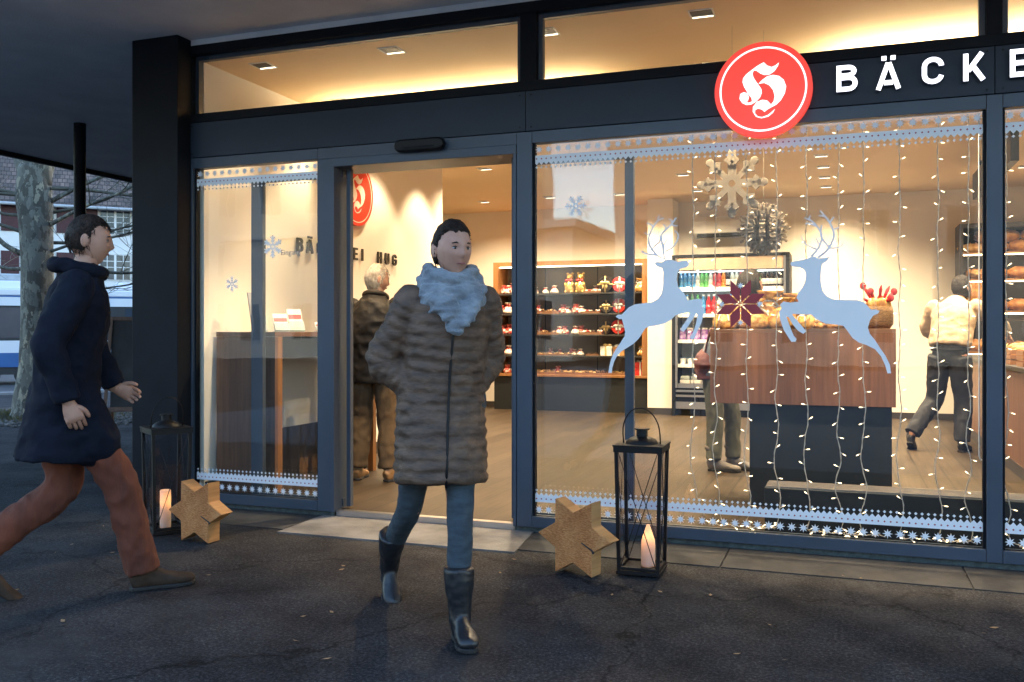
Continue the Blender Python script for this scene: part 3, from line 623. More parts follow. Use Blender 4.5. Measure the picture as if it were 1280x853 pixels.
struct('wall_pier', MB().box(-2.715, -2.345, 7.92, 8.418, .14, 3.1940), M['cream'])
struct('skirting', MB().box(-2.72, -2.34, 7.905, 7.919, .045, .14).box(-.70, 1.44, 8.40, 8.419, .045, .13).box(-6.69, -5.17, 8.40, 8.419, .045, .13).box(-4.349, -4.335, .10, 4.25, .045, .16), M['skirting'])
struct('outer_wall', MB().box(-4.79, -4.625, .262, 4.09, 0, 3.33).box(-7.05, -6.905, 4.0, 8.9, 0, 3.33).box(-6.9, -4.63, 3.93, 4.09, 0, 3.33).box(-6.9, 3.9, 8.82, 8.95, 0, 3.33).box(3.72, 3.9, .1, 8.8, 0, 3.33).box(3.51, 3.9, -.02, .095, 0, 3.33), M['frame_dark'])

# downlights: square trims with a dark reflector and a bright lip, a lamp in each
def downlight():
    t = thing('ceiling_spotlight', 'small square recessed spotlight', 'spotlight')
    t0 = MB(); a = .075
    t0.box(-a, a, -a, -a + .008, -.006, 0).box(-a, a, a - .008, a, -.006, 0).box(-a, -a + .008, -a + .008, a - .008, -.006, 0).box(a - .008, a, -a + .008, a - .008, -.006, 0)
    t0.build('trim', M['white'], t)
    MB().box(-a + .009, a - .009, -a + .009, a - .009, -.0035, -.0005).build('reflector', M['black'], t)
    MB().box(-a + .012, a - .012, a - .026, a - .011, -.006, -.0038).build('lamp_lens', M['lens'], t)
    return t
M['lens'] = emit('lamp_lens', (1., .86, .62), .9)
spots = [(-3.99, .30), (-2.94, .30), (-1.82, .30), (-.82, .30), (.3, .30), (1.4, .3),
         (-3.97, 1.40), (-3.97, 2.62), (-3.97, 3.62), (-4.03, 4.75), (-5.06, 7.3), (-4.0, 7.2), (-2.98, 7.25), (-1.9, 7.3), (-1.88, 5.97), (-2.45, 1.5), (-2.6, 4.3),
         (-.24, 5.27), (-.23, 6.0), (-.23, 6.77), (-.23, 7.55), (-.9, 2.4), (1.0, 2.6), (.7, 4.4), (1.9, 4.6), (2.0, 6.8)]
WARM = (1., .76, .47)
def spot_lamp(x, y, power, size=R(110), blend=.5):
    L = bpy.data.lights.new('spotlight_beam', 'SPOT'); L.energy = power; L.color = WARM; L.spot_size = size; L.spot_blend = blend if size < 2 else 1.; L.shadow_soft_size = .045
    o = bpy.data.objects.new('spotlight_beam', L); COL.objects.link(o); o.location = (0, 0, -.03); return o
dl = downlight()
where = ['above the left window', 'above the door', 'above the main window beside the mullion', 'above the red disc', 'above the lit capitals', 'above the right window', 'beside the lettered wall', 'over the round wall logo', 'at the end of the lettered wall', 'over the passage', 'left over the gift shelves', 'over the gift shelves', 'right over the gift shelves', 'in front of the drinks fridge', 'midway to the drinks fridge', 'behind the open door', 'midway behind the open door',
         'first of the row over the rear wall', 'second of the row over the rear wall', 'third of the row over the rear wall', 'last of the row over the rear wall', 'over the wooden counter', 'right of the wooden counter', 'over the shop assistant', 'over the bread counter', 'over the bread rack']
SP = 165.
for k, (x, y) in enumerate(spots):
    o = dl if k == 0 else copy_tree(dl)
    o.location = (x, y, 3.1945); o['label'] = 'square recessed ceiling spotlight ' + where[k]; o['group'] = 'ceiling spotlights'
    near = x < -3.9 and .2 < y < 4
    so_ = spot_lamp(x, y, SP * (.085 if near and y > .5 else .2 if near else 1.) * (.32 if y < .5 else (.45 if y > 5 else .80)), R(92) if near else R(95) if y < .5 else R(138)); so_.parent = o
    if y > 5: so_.rotation_euler = (R(4), 0, 0)
# light trough that washes the ceiling by the right windows
tr = thing('ceiling_light_trough', 'slim light trough washing the ceiling behind the right windows', 'lamp', (1.1, 1.45, 2.93))
MB().box(-1.2, 2.2, -.06, .06, 0, .01).box(-1.2, 2.2, -.06, -.052, .01, .03).box(-1.2, 2.2, .052, .06, .01, .03).build('tray', M['white'], tr)
MB().box(-1.15, 2.15, -.02, .02, .012, .026).build('light_strip', emit('trough_strip', (1., .80, .52), 34.), tr)
for x in (-.38, 1.9): MB().box(x - .003, x + .003, -.003, .003, .05, .264).build('hanger', M['steel'], tr)

tl = thing('ceiling_light_trough', 'slim dimmed light trough washing the ceiling above door and desk', 'lamp', (-2.95, 1.5, 2.93))
MB().box(-1.2, 1.2, -.06, .06, 0, .01).box(-1.2, 1.2, -.06, -.052, .01, .03).box(-1.2, 1.2, .052, .06, .01, .03).build('tray', M['white'], tl)
MB().box(-1.15, 1.15, -.02, .02, .012, .026).build('light_strip', emit('dim_trough_strip', (1., .78, .48), 17.), tl)
for x in (-1., 1.): MB().box(x - .003, x + .003, -.003, .003, .03, .264).build('hanger', M['steel'], tl)

# wall lettering and logo on the left wall
WL = thing('wall_lettering', 'dark raised capitals spelling BÄCKEREI HUG on the cream wall', 'lettering', (-4.35, 1.25, 1.925))
rot = Matrix.Rotation(R(90), 4, 'Z')
for k, ch in enumerate('BÄCKEREI HUG'):
    if ch != ' ':
        l = letter(MB(), ch, 0, 0, .115, -.03, -.012, .165)
        for x, z in ((.02, .02), (.02, .09)): l.tube([(x * .9, -.0119, z), (x * .9, 0, z)], .003, 6)
        o = l.xf(Matrix.Translation((0, k * .157, 0)) @ rot).build('letter', M['letter_dark'], WL)
WG = thing('wall_logo', 'round red disc with ornate cream letter on the cream side wall', 'sign', (-4.35, 2.22, 2.55))
rw = .305
MB().prism(circ(rw), -.045, -.012).xf(rot).build('disc', M['wall_red'], WG)
MB().stroke(circ(rw * .89), rw * .025, -.0465, -.0452, closed=True).xf(rot).build('ring', M['cream'], WG)
glyph(-.0465, -.0452, rw).xf(rot).build('glyph', M['cream'], WG)
MB().prism(circ(.2), -.0119, -.001).xf(rot).build('spacer', M['black'], WG)

# ------------------------------------------------------------------ film on the glass
YG = .0278
def star8(c, r, q=.5, n=8, a0=0): return [(c[0] + (r if k % 2 == 0 else r * q) * math.cos(R(a0) + PI * k / n), c[1] + (r if k % 2 == 0 else r * q) * math.sin(R(a0) + PI * k / n)) for k in range(2 * n)]
def frieze(x0, x1, top, label):
    m_ = MB(); p = .0309; n = int((x1 - x0) / p); p = (x1 - x0) / n
    sg = -1 if top else 1; zb = 2.338 if top else .190
    poly = [(x0, zb)]
    for k in range(n): poly += [(x0 + k * p, zb + sg * .042), (x0 + (k + .5) * p, zb + sg * .060)]
    poly += [(x1, zb + sg * .042), (x1, zb)]
    # zigzag strip as quads, one tooth at a time, so the outline stays clean
    for k in range(n):
        a = x0 + k * p
        m_.prism([(a, zb), (a + p, zb), (a + p, zb + sg * .042), (a + p / 2, zb + sg * .060), (a, zb + sg * .042)], YG - .0008, YG - .0001)
        c = (a + p / 2, zb + sg * .074); q = .0085
        if k < n: m_.prism([(c[0] - q, c[1]), (c[0], c[1] - q), (c[0] + q, c[1]), (c[0], c[1] + q)], YG - .0008, YG - .0001)
    zs = 2.374 if top else .145
    for k in range(n // 2): m_.prism(star8((x0 + (2 * k + 1) * p, zs), .0268, .42), YG - .0008, YG - .0001)
    m_.mi = 1
    for k in range(n): m_.prism(star8((x0 + (k + .5) * p, zb + sg * .021), .0062, .6, 4), YG - .0014, YG - .0009)
    return tag(m_.build('window_frieze', [M['vinyl'], M['vinyl_red']]), label, 'window film', 'folk pattern friezes stuck on the panes')
frieze(-4.365, -3.35, True, 'white star and zigzag frieze along the top of the narrow left pane')
frieze(-4.365, -3.35, False, 'white star and zigzag frieze along the foot of the narrow left pane')
frieze(-1.808, .690, True, 'white star and zigzag frieze along the top of the wide reindeer pane')
frieze(-1.808, .690, False, 'white star and zigzag frieze along the foot of the wide reindeer pane')
frieze(.782, 3.40, True, 'white star and zigzag frieze along the top of the pane beside the right mullion')
frieze(.782, 3.40, False, 'white star and zigzag frieze along the foot of the pane beside the right mullion')
def deer(body, antlers, label):
    m_ = MB().prism(body, YG - .0009, YG - .0001)
    for k, a in enumerate(antlers):
        pts = [tuple(q)[:2] for q in catmull([(x, z, 0) for x, z in a], 4)] if len(a) > 2 else a
        m_.stroke(pts, .0125 if k in (0, 4, 6) else .0095, YG - .0013 - .00012 * k, YG - .00095, taper=.6)
    return tag(m_.build('reindeer_decal', M['vinyl']), label, 'window film', 'leaping reindeer stuck on the pane')
deer(DEER_A, ANTLER_A, 'pale leaping reindeer cut-out facing the red star from the door side')
deer(DEER_B, ANTLER_B, 'pale leaping reindeer cut-out facing the red star from the counter side')
m_ = MB(); cx_, cz_, RS = -.559, 1.404, .146
for k in range(8):
    a = R(22.5 + 45 * k); pt = lambda ang, r: (cx_ + .007 * math.cos(a) + r * math.cos(ang), cz_ + .007 * math.sin(a) + r * math.sin(ang))
    m_.prism([pt(a, .004), pt(a - R(22.5), RS * .545), pt(a, RS * .97), pt(a + R(22.5), RS * .545)], YG - .0008, YG - .0001)
m_.mi = 1
for dx, dz in ((0, .106), (0, -.106), (.106, 0), (-.106, 0)):
    m_.prism(star8((cx_ + dx, cz_ + dz), .019, .45), YG - .0009, YG - .0001)
tag(m_.build('star_decal', [M['vinyl_red'], M['vinyl']]), 'wine red eight pointed star stuck on the pane between the reindeer', 'window film')
def flake(c, r, label, a0=30):
    m_ = MB()
    for k in range(6):
        a = R(a0 + 60 * k); P = lambda rr, da=0: (c[0] + rr * math.cos(a + da), c[1] + rr * math.sin(a + da))
        m_.stroke([P(r * .2), P(r)], r * .13, YG - .0008 - .00005 * k, YG - .0001)
        for q, ln in ((.38, .26), (.62, .34)):
            for sg in (1, -1):
                e = (P(r * q)[0] + r * ln * math.cos(a + sg * R(48)), P(r * q)[1] + r * ln * math.sin(a + sg * R(48)))
                m_.stroke([P(r * q), e], r * .11, YG - .0013 - .00004 * k - (.0002 if sg > 0 else 0), YG - .0009)
    m_.stroke([(c[0] + r * .22 * math.cos(R(60 * k + a0 + 30)), c[1] + r * .22 * math.sin(R(60 * k + a0 + 30))) for k in range(6)], r * .13, YG - .0018, YG - .00135, closed=True)
    return tag(m_.build('snowflake_decal', M['vinyl']), label, 'window film', 'snowflakes stuck on the panes')
flake((-1.541, 2.013), .068, 'white snowflake stuck high on the wide pane near the door', 0)
flake((-3.72, 1.836), .080, 'larger white snowflake on the narrow left pane, over the door stile')
flake((-4.058, 1.583), .055, 'smaller white snowflake on the narrow left pane, above the leaflets')
# small grey word on the left pane
cu = bpy.data.curves.new('door_notice', 'FONT'); cu.body = 'Eingang'; cu.size = .052; cu.extrude = .0002
to = bpy.data.objects.new('door_notice', cu); COL.objects.link(to); to.location = (-3.655, YG - .0005, 1.775); to.rotation_euler = (R(90), 0, 0)
dg_ = bpy.context.evaluated_depsgraph_get(); me_ = bpy.data.meshes.new_from_object(to.evaluated_get(dg_)); me_.name = 'door_notice'; tm = to.matrix_basis.copy(); bpy.data.objects.remove(to)
to = bpy.data.objects.new('door_notice', me_); COL.objects.link(to); to.matrix_basis = tm; me_.materials.clear(); me_.materials.append(M['vinyl_grey']); tag(to, 'small grey word Eingang printed on the narrow left pane', 'window film')

# ------------------------------------------------------------------ fairy light curtain
def bulb_mesh():
    b = MB(); b.tube([(0, 0, 0), (.016, 0, 0)], .0019, 6); b.mi = 1
    b.tube([(.016, 0, 0), (.022, 0, 0), (.032, 0, 0), (.035, 0, 0)], [.0021, .0026, .0024, .001], 6); return b
bulb0 = None
def light_string(x, y, ztop, zbot, label, seed, foot=0):
    global bulb0
    rn = random.Random(seed); t = thing('fairy_light_string', label, 'fairy lights', (x, y, ztop), 0, 'fairy light strings hanging behind the panes')
    P = []; z = 0; n = int((ztop - zbot) / .028); ph = rn.random() * 6
    for k in range(n + 1):
        f = k / n; amp = .003 + .020 * max(0, f - .55) ** 1.2 / .38
        P.append((amp * math.sin(ph + k * .42 + 1.3 * math.sin(k * .11 + ph)) + .006 * noise.noise((k * .21, seed, 0)), .006 * noise.noise((seed, k * .3, 4)), -(ztop - zbot) * f))
    if foot:
        e = P[-1]
        for k in range(1, 15): P.append((e[0] + foot * k * .017 + .012 * math.sin(k * 1.9), e[1] + .01 * math.sin(k), max(e[2] - .022 * k, .112 - ztop) + .016 * abs(math.sin(k * 1.1))))
    c = MB().tube(P, .0022, 5); P2 = [(a + .0034 * math.sin(k * 1.7), b + .0034 * math.cos(k * 1.7), d) for k, (a, b, d) in enumerate(P)]
    c.tube(P2, .0018, 5); c.build('cable', M['cord'], t, smooth=True)
    sd = 1
    for k in range(2, len(P), 3):
        sd = -sd if rn.random() < .72 else sd
        if bulb0 is None: bulb0 = bulb_mesh().build('bulb', [M['socket'], M['bulb']], t); o = bulb0
        else: o = bulb0.copy(); COL.objects.link(o); o.parent = t
        o.location = P[k]; tilt = rn.uniform(-35, 40)
        o.rotation_euler = (0, R(-tilt) if sd > 0 else R(180 + tilt), R(rn.uniform(-50, 50)))
names = ['fairy light string hanging nearest the door, left of the wooden counter', 'fairy light string just left of the red star', 'fairy light string crossing the red star', 'fairy light string just right of the red star, over the reindeer forelegs',
         'fairy light string over the head of the reindeer at the counter', 'fairy light string in front of the reindeer shoulder, tangled low down', 'fairy light string behind the reindeer rump, crossing its neighbour low down', 'fairy light string at the far edge of the wooden counter',
         'fairy light string over the back of the shop assistant', 'fairy light string beside the looped blind cord', 'fairy light string just past the right mullion']
for k, (x, zb, ft) in enumerate([(-.835, .27, .5), (-.705, .22, .4), (-.527, .16, .6), (-.362, .13, -.7), (-.201, .13, .5), (-.03, .15, .9), (.10, .15, -.8), (.283, .16, .6), (.474, .14, .7), (.622, .14, -.6), (.800, .20, .8)]):
    light_string(x, .062, 2.405, zb, names[k], 11 + k * 7, ft)
# looped blind cord
b = MB().tube([(.671, .05, 2.40), (.671, .05, .62)] + [(.684 - .013 * math.cos(R(a)), .05, .60 - .035 * math.sin(R(a))) for a in range(0, 181, 20)] + [(.697, .05, .62), (.697, .05, 2.40)], .0035, 6)
tag(b.build('blind_cord', M['blindcord'], smooth=True), 'white looped blind cord hanging beside the right mullion', 'cord')
# paper snowflakes
def paper_flake(loc, r, n, label, layers=1, fat=.16):
    t = thing('paper_snowflake', label, 'decoration', loc, 0, 'paper snowflakes hanging in the window')
    for q in range(layers):
        m_ = MB()
        for k in range(n):
            a = 2 * PI * k / n + q * .2
            pts = [(r * s_ * math.cos(a), r * s_ * math.sin(a)) for s_ in (.10, .5, .98)]
            m_.stroke(pts, r * fat * (.8 if k % 2 else 1.1), -.004 - .0006 * k, .004 + .0006 * k)
            for s_, ln in (((.45, .3), (.68, .26)) if layers > 1 else ((.62, .26),)):
                for sg in (1, -1):
                    p0 = (r * s_ * math.cos(a), r * s_ * math.sin(a)); m_.stroke([p0, (p0[0] + r * ln * math.cos(a + sg * .8), p0[1] + r * ln * math.sin(a + sg * .8))], r * fat * .7, -.014 - .0006 * k - q * .001, -.0047 - .0006 * k if False else .012 + .0005 * k)
            e = pts[-1]; m_.ball((e[0], 0, e[1]), (r * fat * .56, .0065, r * fat * .56), 12, 6)
        m_.xf(Matrix.Rotation(q * PI / layers, 4, 'Z')).build('folded_layer', M['snow_paper'], t)
    MB().tube([(0, 0, r * .98), (0, 0, 3.194 - loc[2])], .0012, 5).build('thread', M['cord'], t)
paper_flake((-.672, .60, 2.19), .20, 8, 'large pale paper snowflake with rounded arms, hanging above the star', 1, .24)
paper_flake((-.49, .75, 1.91), .165, 12, 'full round paper snowflake of many folded layers, hanging lower', 6, .10)

# ------------------------------------------------------------------ goods (one of each kind, then copies)
def bag(name, m_, seed, r=.07, h=.10, tie='ribbon_red'):
    t = thing(name, '-', 'gift bag'); rn = random.Random(seed)
    fn = lambda f, a: 1 + .16 * noise.noise((math.cos(a) * 1.6, math.sin(a) * 1.6, f * 3 + seed))
    MB().lathe([(r * .75, 0), (r * 1.02, h * .15), (r, h * .45), (r * .75, h * .75), (r * .22, h), (r * .55, h * 1.22), (r * .72, h * 1.36)], n=16, mod=fn).build('wrapping', m_, t, smooth=True)
    q = MB().lathe([(r * .27, h * .96), (r * .30, h), (r * .27, h * 1.04)], n=12)
    for s_ in (-1, 1):
        q.tube([(0, -r * .3, h), (s_ * r * .35, -r * .4, h * 1.16), (s_ * r * .6, -r * .38, h * 1.02), (s_ * r * .3, -r * .36, h * .95), (0, -r * .3, h)], r * .07, 6)
        q.tube([(0, -r * .3, h), (s_ * r * .3, -r * .75, h * .75), (s_ * r * .4, -r * .98, h * .45)], r * .06, 6)
    q.build('ribbon', M[tie], t); return t
def figure(seed):
    t = thing('foil_figure', '-', 'chocolate figure')
    MB().lathe([(.055, 0), (.075, .02), (.078, .07), (.06, .13), (.045, .17), (.03, .19)], n=16).ball((-.045, -.035, .02), (.03, .045, .025)).ball((.045, -.035, .02), (.03, .045, .025)).ball((-.06, -.03, .12), (.02, .03, .04)).ball((.06, -.03, .12), (.02, .03, .04)).build('body', M['gold_foil'], t, smooth=True)
    MB().ball((0, 0, .235), (.055, .05, .055)).ball((-.04, 0, .285), (.02, .012, .02)).ball((.04, 0, .285), (.02, .012, .02)).ball((0, -.05, .225), (.022, .02, .018)).build('head', M['gold_foil'], t, smooth=True)
    MB().lathe([(.036, .178), (.044, .188), (.036, .198)], n=14).ball((-.03, -.045, .185), (.03, .012, .02)).ball((.03, -.045, .185), (.03, .012, .02)).build('bow', M['ribbon_red'], t, smooth=True)
    return t
def tin(m_, rib):
    t = thing('gift_tin', '-', 'gift tin')
    MB().tube([(0, -.02, .125), (0, .0, .125), (0, .05, .125), (0, .06, .125)], [.11, .125, .125, .115], 24).build('tin_body', M[m_], t, smooth=True, angle=50)
    q = MB().box(-.012, .012, -.0235, .061, .0, .251).box(-.125, .125, -.0225, .0605, .115, .135)
    for s_ in (-1, 1): q.ball((s_ * .04, -.035, .15), (.042, .014, .026)).ball((s_ * .03, -.032, .10), (.014, .008, .04))
    q.build('ribbon', M[rib], t, smooth=True); return t
def tray(m_, n, seed, w=.30):
    t = thing('sweet_tray', '-', 'tray'); rn = random.Random(seed)
    MB().box(-w / 2, w / 2, -.09, .09, 0, .012).box(-w / 2, w / 2, -.094, -.088, .0, .03).build('tray_base', M['walnut_x'], t)
    b = MB()
    for k in range(n): b.ball((rn.uniform(-w / 2 + .02, w / 2 - .02), rn.uniform(-.07, .07), .03 + rn.uniform(0, .018)), (rn.uniform(.014, .022), rn.uniform(.014, .02), rn.uniform(.012, .018)), 8, 6)
    o = b.build('sweets', M[m_], t, smooth=True); o['kind'] = 'stuff'; return t
def carton(m_, w, d, h, rib):
    t = thing('gift_carton', '-', 'gift box')
    MB().box(-w / 2, w / 2, -d / 2, d / 2, 0, h * .72).build('carton_body', M[m_], t, bevel=.003)
    MB().box(-w / 2 - .003, w / 2 + .003, -d / 2 - .003, d / 2 + .003, h * .721, h).build('lid', M[m_], t, bevel=.003)
    MB().box(-.012, .012, -d / 2 - .005, d / 2 + .005, 0, h + .003).ball((.03, 0, h + .015), (.035, .012, .02)).ball((-.03, 0, h + .015), (.035, .012, .02)).build('ribbon', M[rib], t); return t
PROTO = {'rb': bag('sweet_bag', M['red_bag'], 1), 'wb': bag('sweet_bag', M['white_bag'], 2), 'gb': bag('sweet_bag', M['gold_bag'], 3, tie='ribbon_white'), 'fig': figure(1),
         'rt': tin('red_gloss', 'ribbon_white'), 'dt': tin('dark_gloss', 'ribbon_gold'), 'ct': tray('choc', 26, 3), 'gt': tray('crust_pale', 26, 5), 'mt': tray('red_bag', 20, 8),
         'wc': carton('white', .16, .12, .13, 'ribbon_gold'), 'oc': carton('crust', .15, .12, .12, 'ribbon_white'), 'rc': carton('red_gloss', .17, .14, .10, 'ribbon_white')}
DESC = {'rb': ('red and white bag of sweets', 'gift bag'), 'wb': ('white bag of sweets with red bow', 'gift bag'), 'gb': ('golden cellophane bag with white bow', 'gift bag'), 'fig': ('gold foil figure with red bow', 'chocolate figure'),
        'rt': ('round red gift tin with white ribbon', 'gift tin'), 'dt': ('round black gift tin with gold ribbon', 'gift tin'), 'ct': ('low tray of dark chocolates', 'tray'), 'gt': ('low tray of pale biscuits', 'tray'), 'mt': ('low tray of red wrapped sweets', 'tray'),
        'wc': ('white gift box with gold ribbon', 'gift box'), 'oc': ('orange brown gift box with white ribbon', 'gift box'), 'rc': ('red gift box with white ribbon', 'gift box')}
used = {}
def put(kind, loc, where, rz=0, s_=1.):
    if kind not in used: o = PROTO[kind]; used[kind] = 1
    else: o = copy_tree(PROTO[kind])
    place(o, loc, rz, None, s_); d, c = DESC[kind]
    o['label'] = d + ' ' + where; o['category'] = c; o['group'] = d + ' ' + where
    return o

# ------------------------------------------------------------------ gift shelves at the back
SH = thing('gift_shelf', 'wide oak framed shelf unit full of gifts against the rear wall', 'shelf unit', (-3.94, 7.95, .045))
X0, X1, D0 = -1.22, 1.22, .45
zz = lambda z: z - .045
f_ = MB().box(X0, X0 + .085, 0, D0, zz(.60), zz(2.335)).box(X1 - .085, X1, 0, D0, zz(.60), zz(2.335)).box(X0 + .086, X1 - .086, 0, D0, zz(2.262), zz(2.335)).box(X0, X1, -.012, D0, zz(.565), zz(.599))
f_.build('frame', M['oak_frame'], SH, bevel=.003)
MB().box(X0 + .086, X1 - .086, D0 - .02, D0, zz(.60), zz(2.261)).build('back_board', M['shelf_back'], SH)
MB().box(X0 + .01, X1 - .01, .02, D0, 0, zz(.564)).build('base', M['counter_dark'], SH)
LV = [1.844, 1.53, 1.21, .89]
for z in LV: MB().box(X0 + .087, X1 - .087, .04, D0 - .021, zz(z) - .022, zz(z)).build('shelf', M['skirting'], SH, bevel=.002)
for x in (-.5, .35): MB().box(x - .006, x + .006, D0 - .028, D0 - .021, zz(.605), zz(2.255)).build('rail', M['black'], SH)
MB().box(X0 + .1, X1 - .1, .03, .06, zz(2.248), zz(2.261)).build('strip_light', emit('shelf_strip', (1., .80, .5), 3.5), SH)
nm = ['on the top gift shelf', 'on the second gift shelf', 'on the third gift shelf', 'on the fourth gift shelf', 'on the lowest gift shelf']
zx = lambda q: -5.16 + ((q / 5.333 + 610) - 618) * .01268
rows = [
 [('rb', 92, 1), ('wb', 125, 1), ('rb', 160, 1.25), ('wb', 200, 1), ('rb', 240, 1), ('fig', 545, 1.06), ('fig', 620, 1.06), ('mt', 700, .9), ('dt', 785, 1.0), ('rt', 875, .95), ('gb', 1010, 1.5), ('wb', 440, .9), ('wb', 380, .7)],
 [('rb', 80, 1), ('wb', 125, 1.3), ('wb', 170, 1.1), ('rb', 215, 1), ('rb', 330, 1.0), ('ct', 395, 1.2), ('rb', 500, 1.05), ('wb', 530, .8), ('rb', 590, 1.1), ('wb', 625, .85), ('mt', 690, 1), ('dt', 790, .8), ('rt', 870, .9), ('wb', 1012, .8)],
 [('rb', 85, 1.1), ('rb', 130, 1.2), ('wb', 168, 1.15), ('rb', 215, 1), ('ct', 350, 1.1), ('ct', 420, 1), ('wb', 480, .9), ('rb', 515, .95), ('wb', 585, .95), ('rb', 620, 1.), ('mt', 700, 1.2), ('dt', 785, .8), ('rt', 868, .9), ('gb', 1010, 1.)],
 [('rb', 90, 1.), ('wb', 130, 1.1), ('wb', 170, 1.2), ('rb', 215, 1), ('gt', 350, .7), ('gt', 420, .7), ('gt', 500, .8), ('wb', 575, .7), ('wb', 620, .75), ('ct', 700, .7), ('wc', 795, 1.1), ('oc', 870, 1.1), ('gb', 1018, 1.1)],
 [('rb', 120, 1.), ('gt', 175, .7), ('gt', 345, 1.1), ('gt', 420, 1.1), ('rb', 465, .9), ('gt', 535, 1.1), ('gt', 610, 1.1), ('gt', 705, 1.1), ('ct', 790, 1.1), ('gt', 870, 1.), ('rc', 1010, 1.)]]
rn = random.Random(5)
for lv, row in enumerate(rows):
    z = (LV + [.6])[lv] + .001
    for kd, q, s_ in row:
        put(kd, (zx(q), 8.12 + rn.uniform(-.02, .03), z), nm[lv], rn.uniform(-.25, .25), s_)
put('rc', (zx(1010), 8.14, .704), 'stacked on the lowest gift shelf', .05, .95)
for lv, row in enumerate(rows[:4]):          # a rear rank behind the front one
    for q in range(90, 1040, 62):
        if rn.random() < .33: put(rn.choice(['rb', 'wb', 'rb']), (zx(q) + rn.uniform(-.04, .04), 8.28, LV[lv] + .001), nm[lv].replace('on the', 'behind others on the'), rn.uniform(-1, 1), rn.uniform(.7, .95))

# ------------------------------------------------------------------ drinks fridge
FR = thing('drinks_fridge', 'tall open drinks fridge with black frame and steel base', 'fridge', (-1.522, 7.78, .045))
w = .813
MB().box(-w, -w + .05, 0, .62, 0, 2.31).box(w - .05, w, 0, .62, 0, 2.31).box(-w + .051, w - .051, 0, .62, 2.27, 2.31).build('frame', M['frame_dark'], FR, bevel=.003)
MB().box(-w + .052, -w + .08, .002, .03, .4, 2.265).box(w - .08, w - .052, .002, .03, .4, 2.265).build('edge_trim', M['steel'], FR)
MB().box(-w + .051, w - .051, .59, .62, .1, 2.269).build('back_panel', M['tram_grey'], FR)
MB().box(-w + .081, w - .081, .01, .05, 2.09, 2.268).build('header', M['fridge_header'], FR)
FZ = [1.84, 1.46, 1.09, .74]
for z in FZ:
    MB().box(-w + .082, w - .082, .06, .58, z - .018, z - .002).build('shelf', M['white'], FR)
    MB().box(-w + .082, w - .082, .045, .058, z - .045, z + .004).build('price_rail', M['white'], FR)
for z in (2.06, 1.79): MB().box(-w + .09, w - .09, .07, .10, z, z + .012).build('strip_light', emit('fridge_strip', (.93, 1., .96), 1.5), FR)
MB().box(-w + .082, w - .082, .04, .58, .40, .46).build('deck', M['steel'], FR)
MB().box(-w + .051, w - .051, .03, .58, .10, .20).box(-w + .051, w - .051, .03, .58, .27, .30).box(-w + .051, w - .051, .03, .58, .34, .37).build('grille', M['steel'], FR)
MB().box(-w + .06, w - .06, .06, .58, .0, .395).build('base', M['black'], FR)
def bottle(m_, cap, h=.235, r=.033):
    t = thing('drink_bottle', '-', 'bottle')
    MB().lathe([(r * .9, 0), (r, .008), (r, h * .55), (r * .93, h * .66), (r * .42, h * .86), (r * .40, h * .92)], n=14).build('bottle_body', M[m_], t, smooth=True)
    MB().lathe([(r * .46, h * .921), (r * .46, h)], n=12).build('cap', M[cap], t)
    MB().lathe([(r * 1.02, h * .16), (r * 1.02, h * .48)], n=14).build('bottle_label', M['white'] if m_ in ('b_cola', 'b_clear') else M[m_], t, smooth=True); return t
BT = {k: bottle(k, c) for k, c in dict(b_blue='white', b_green='b_green', b_clear='b_blue', b_yellow='b_yellow', b_orange='b_green', b_cola='b_cola', b_red='white').items()}
bname = dict(b_blue='blue', b_green='green', b_clear='clear', b_yellow='yellow', b_orange='orange', b_cola='dark', b_red='red'); ub = {}
def putb(kd, loc, where, s_=1.):
    o = BT[kd] if kd not in ub else copy_tree(BT[kd]); ub[kd] = 1
    place(o, loc, rn.uniform(0, 6), None, s_); o['label'] = f'{bname[kd]} drink bottle {where}'; o['group'] = o['label']
top = ['b_blue'] * 4 + ['b_clear', 'b_green', 'b_green', 'b_clear'] + ['b_red', 'b_red', 'b_orange'] + ['b_cola', 'b_clear', 'b_clear', 'b_red'] + ['b_yellow', 'b_yellow', 'b_green', 'b_green'] + ['b_cola'] * 5
for k, kd in enumerate(top):
    for d in (0, 1): putb(kd, (-1.522 - .70 + k * .0605, 7.78 + .13 + d * .14, .045 + 1.84), 'on the top fridge shelf' if d == 0 else 'in the rear rank of the top fridge shelf', 1.02)
for k, kd in enumerate(['b_clear', 'b_clear', 'b_green', 'b_green', 'b_blue', 'b_red', 'b_red', 'b_clear', 'b_cola', 'b_clear', 'b_yellow', 'b_yellow', 'b_orange', 'b_orange', 'b_orange', 'b_yellow', 'b_yellow', 'b_orange', 'b_orange']):
    putb(kd, (-1.522 - .69 + k * .077, 7.78 + .13, .045 + 1.46), 'on the second fridge shelf', 1.2)
def pack(m_, lid):
    t = thing('snack_pack', '-', 'snack pack')
    MB().box(-.045, .045, -.03, .03, 0, .15).build('pack_body', M[m_], t, bevel=.012)
    MB().box(-.04, .04, -.004, .004, .151, .175).build('seal', M[lid], t); return t
pk = pack('purple_pack', 'white'); first = True
for k in range(13):
    o = pk if k == 0 else copy_tree(pk); place(o, (-1.522 - .68 + k * .105, 7.94, .045 + 1.09), rn.uniform(-.2, .2)); o['label'] = 'purple snack pack on the third fridge shelf'; o['group'] = o['label']
cp = thing('yoghurt_cup', 'white yoghurt cup on the fourth fridge shelf', 'cup', (0, 0, 0))
MB().lathe([(.030, 0), (.042, .085)], n=14).build('cup_body', M['white'], cp, smooth=True, angle=40); MB().lathe([(.045, .0851), (.045, .090)], n=14).build('lid', M['b_blue'], cp)
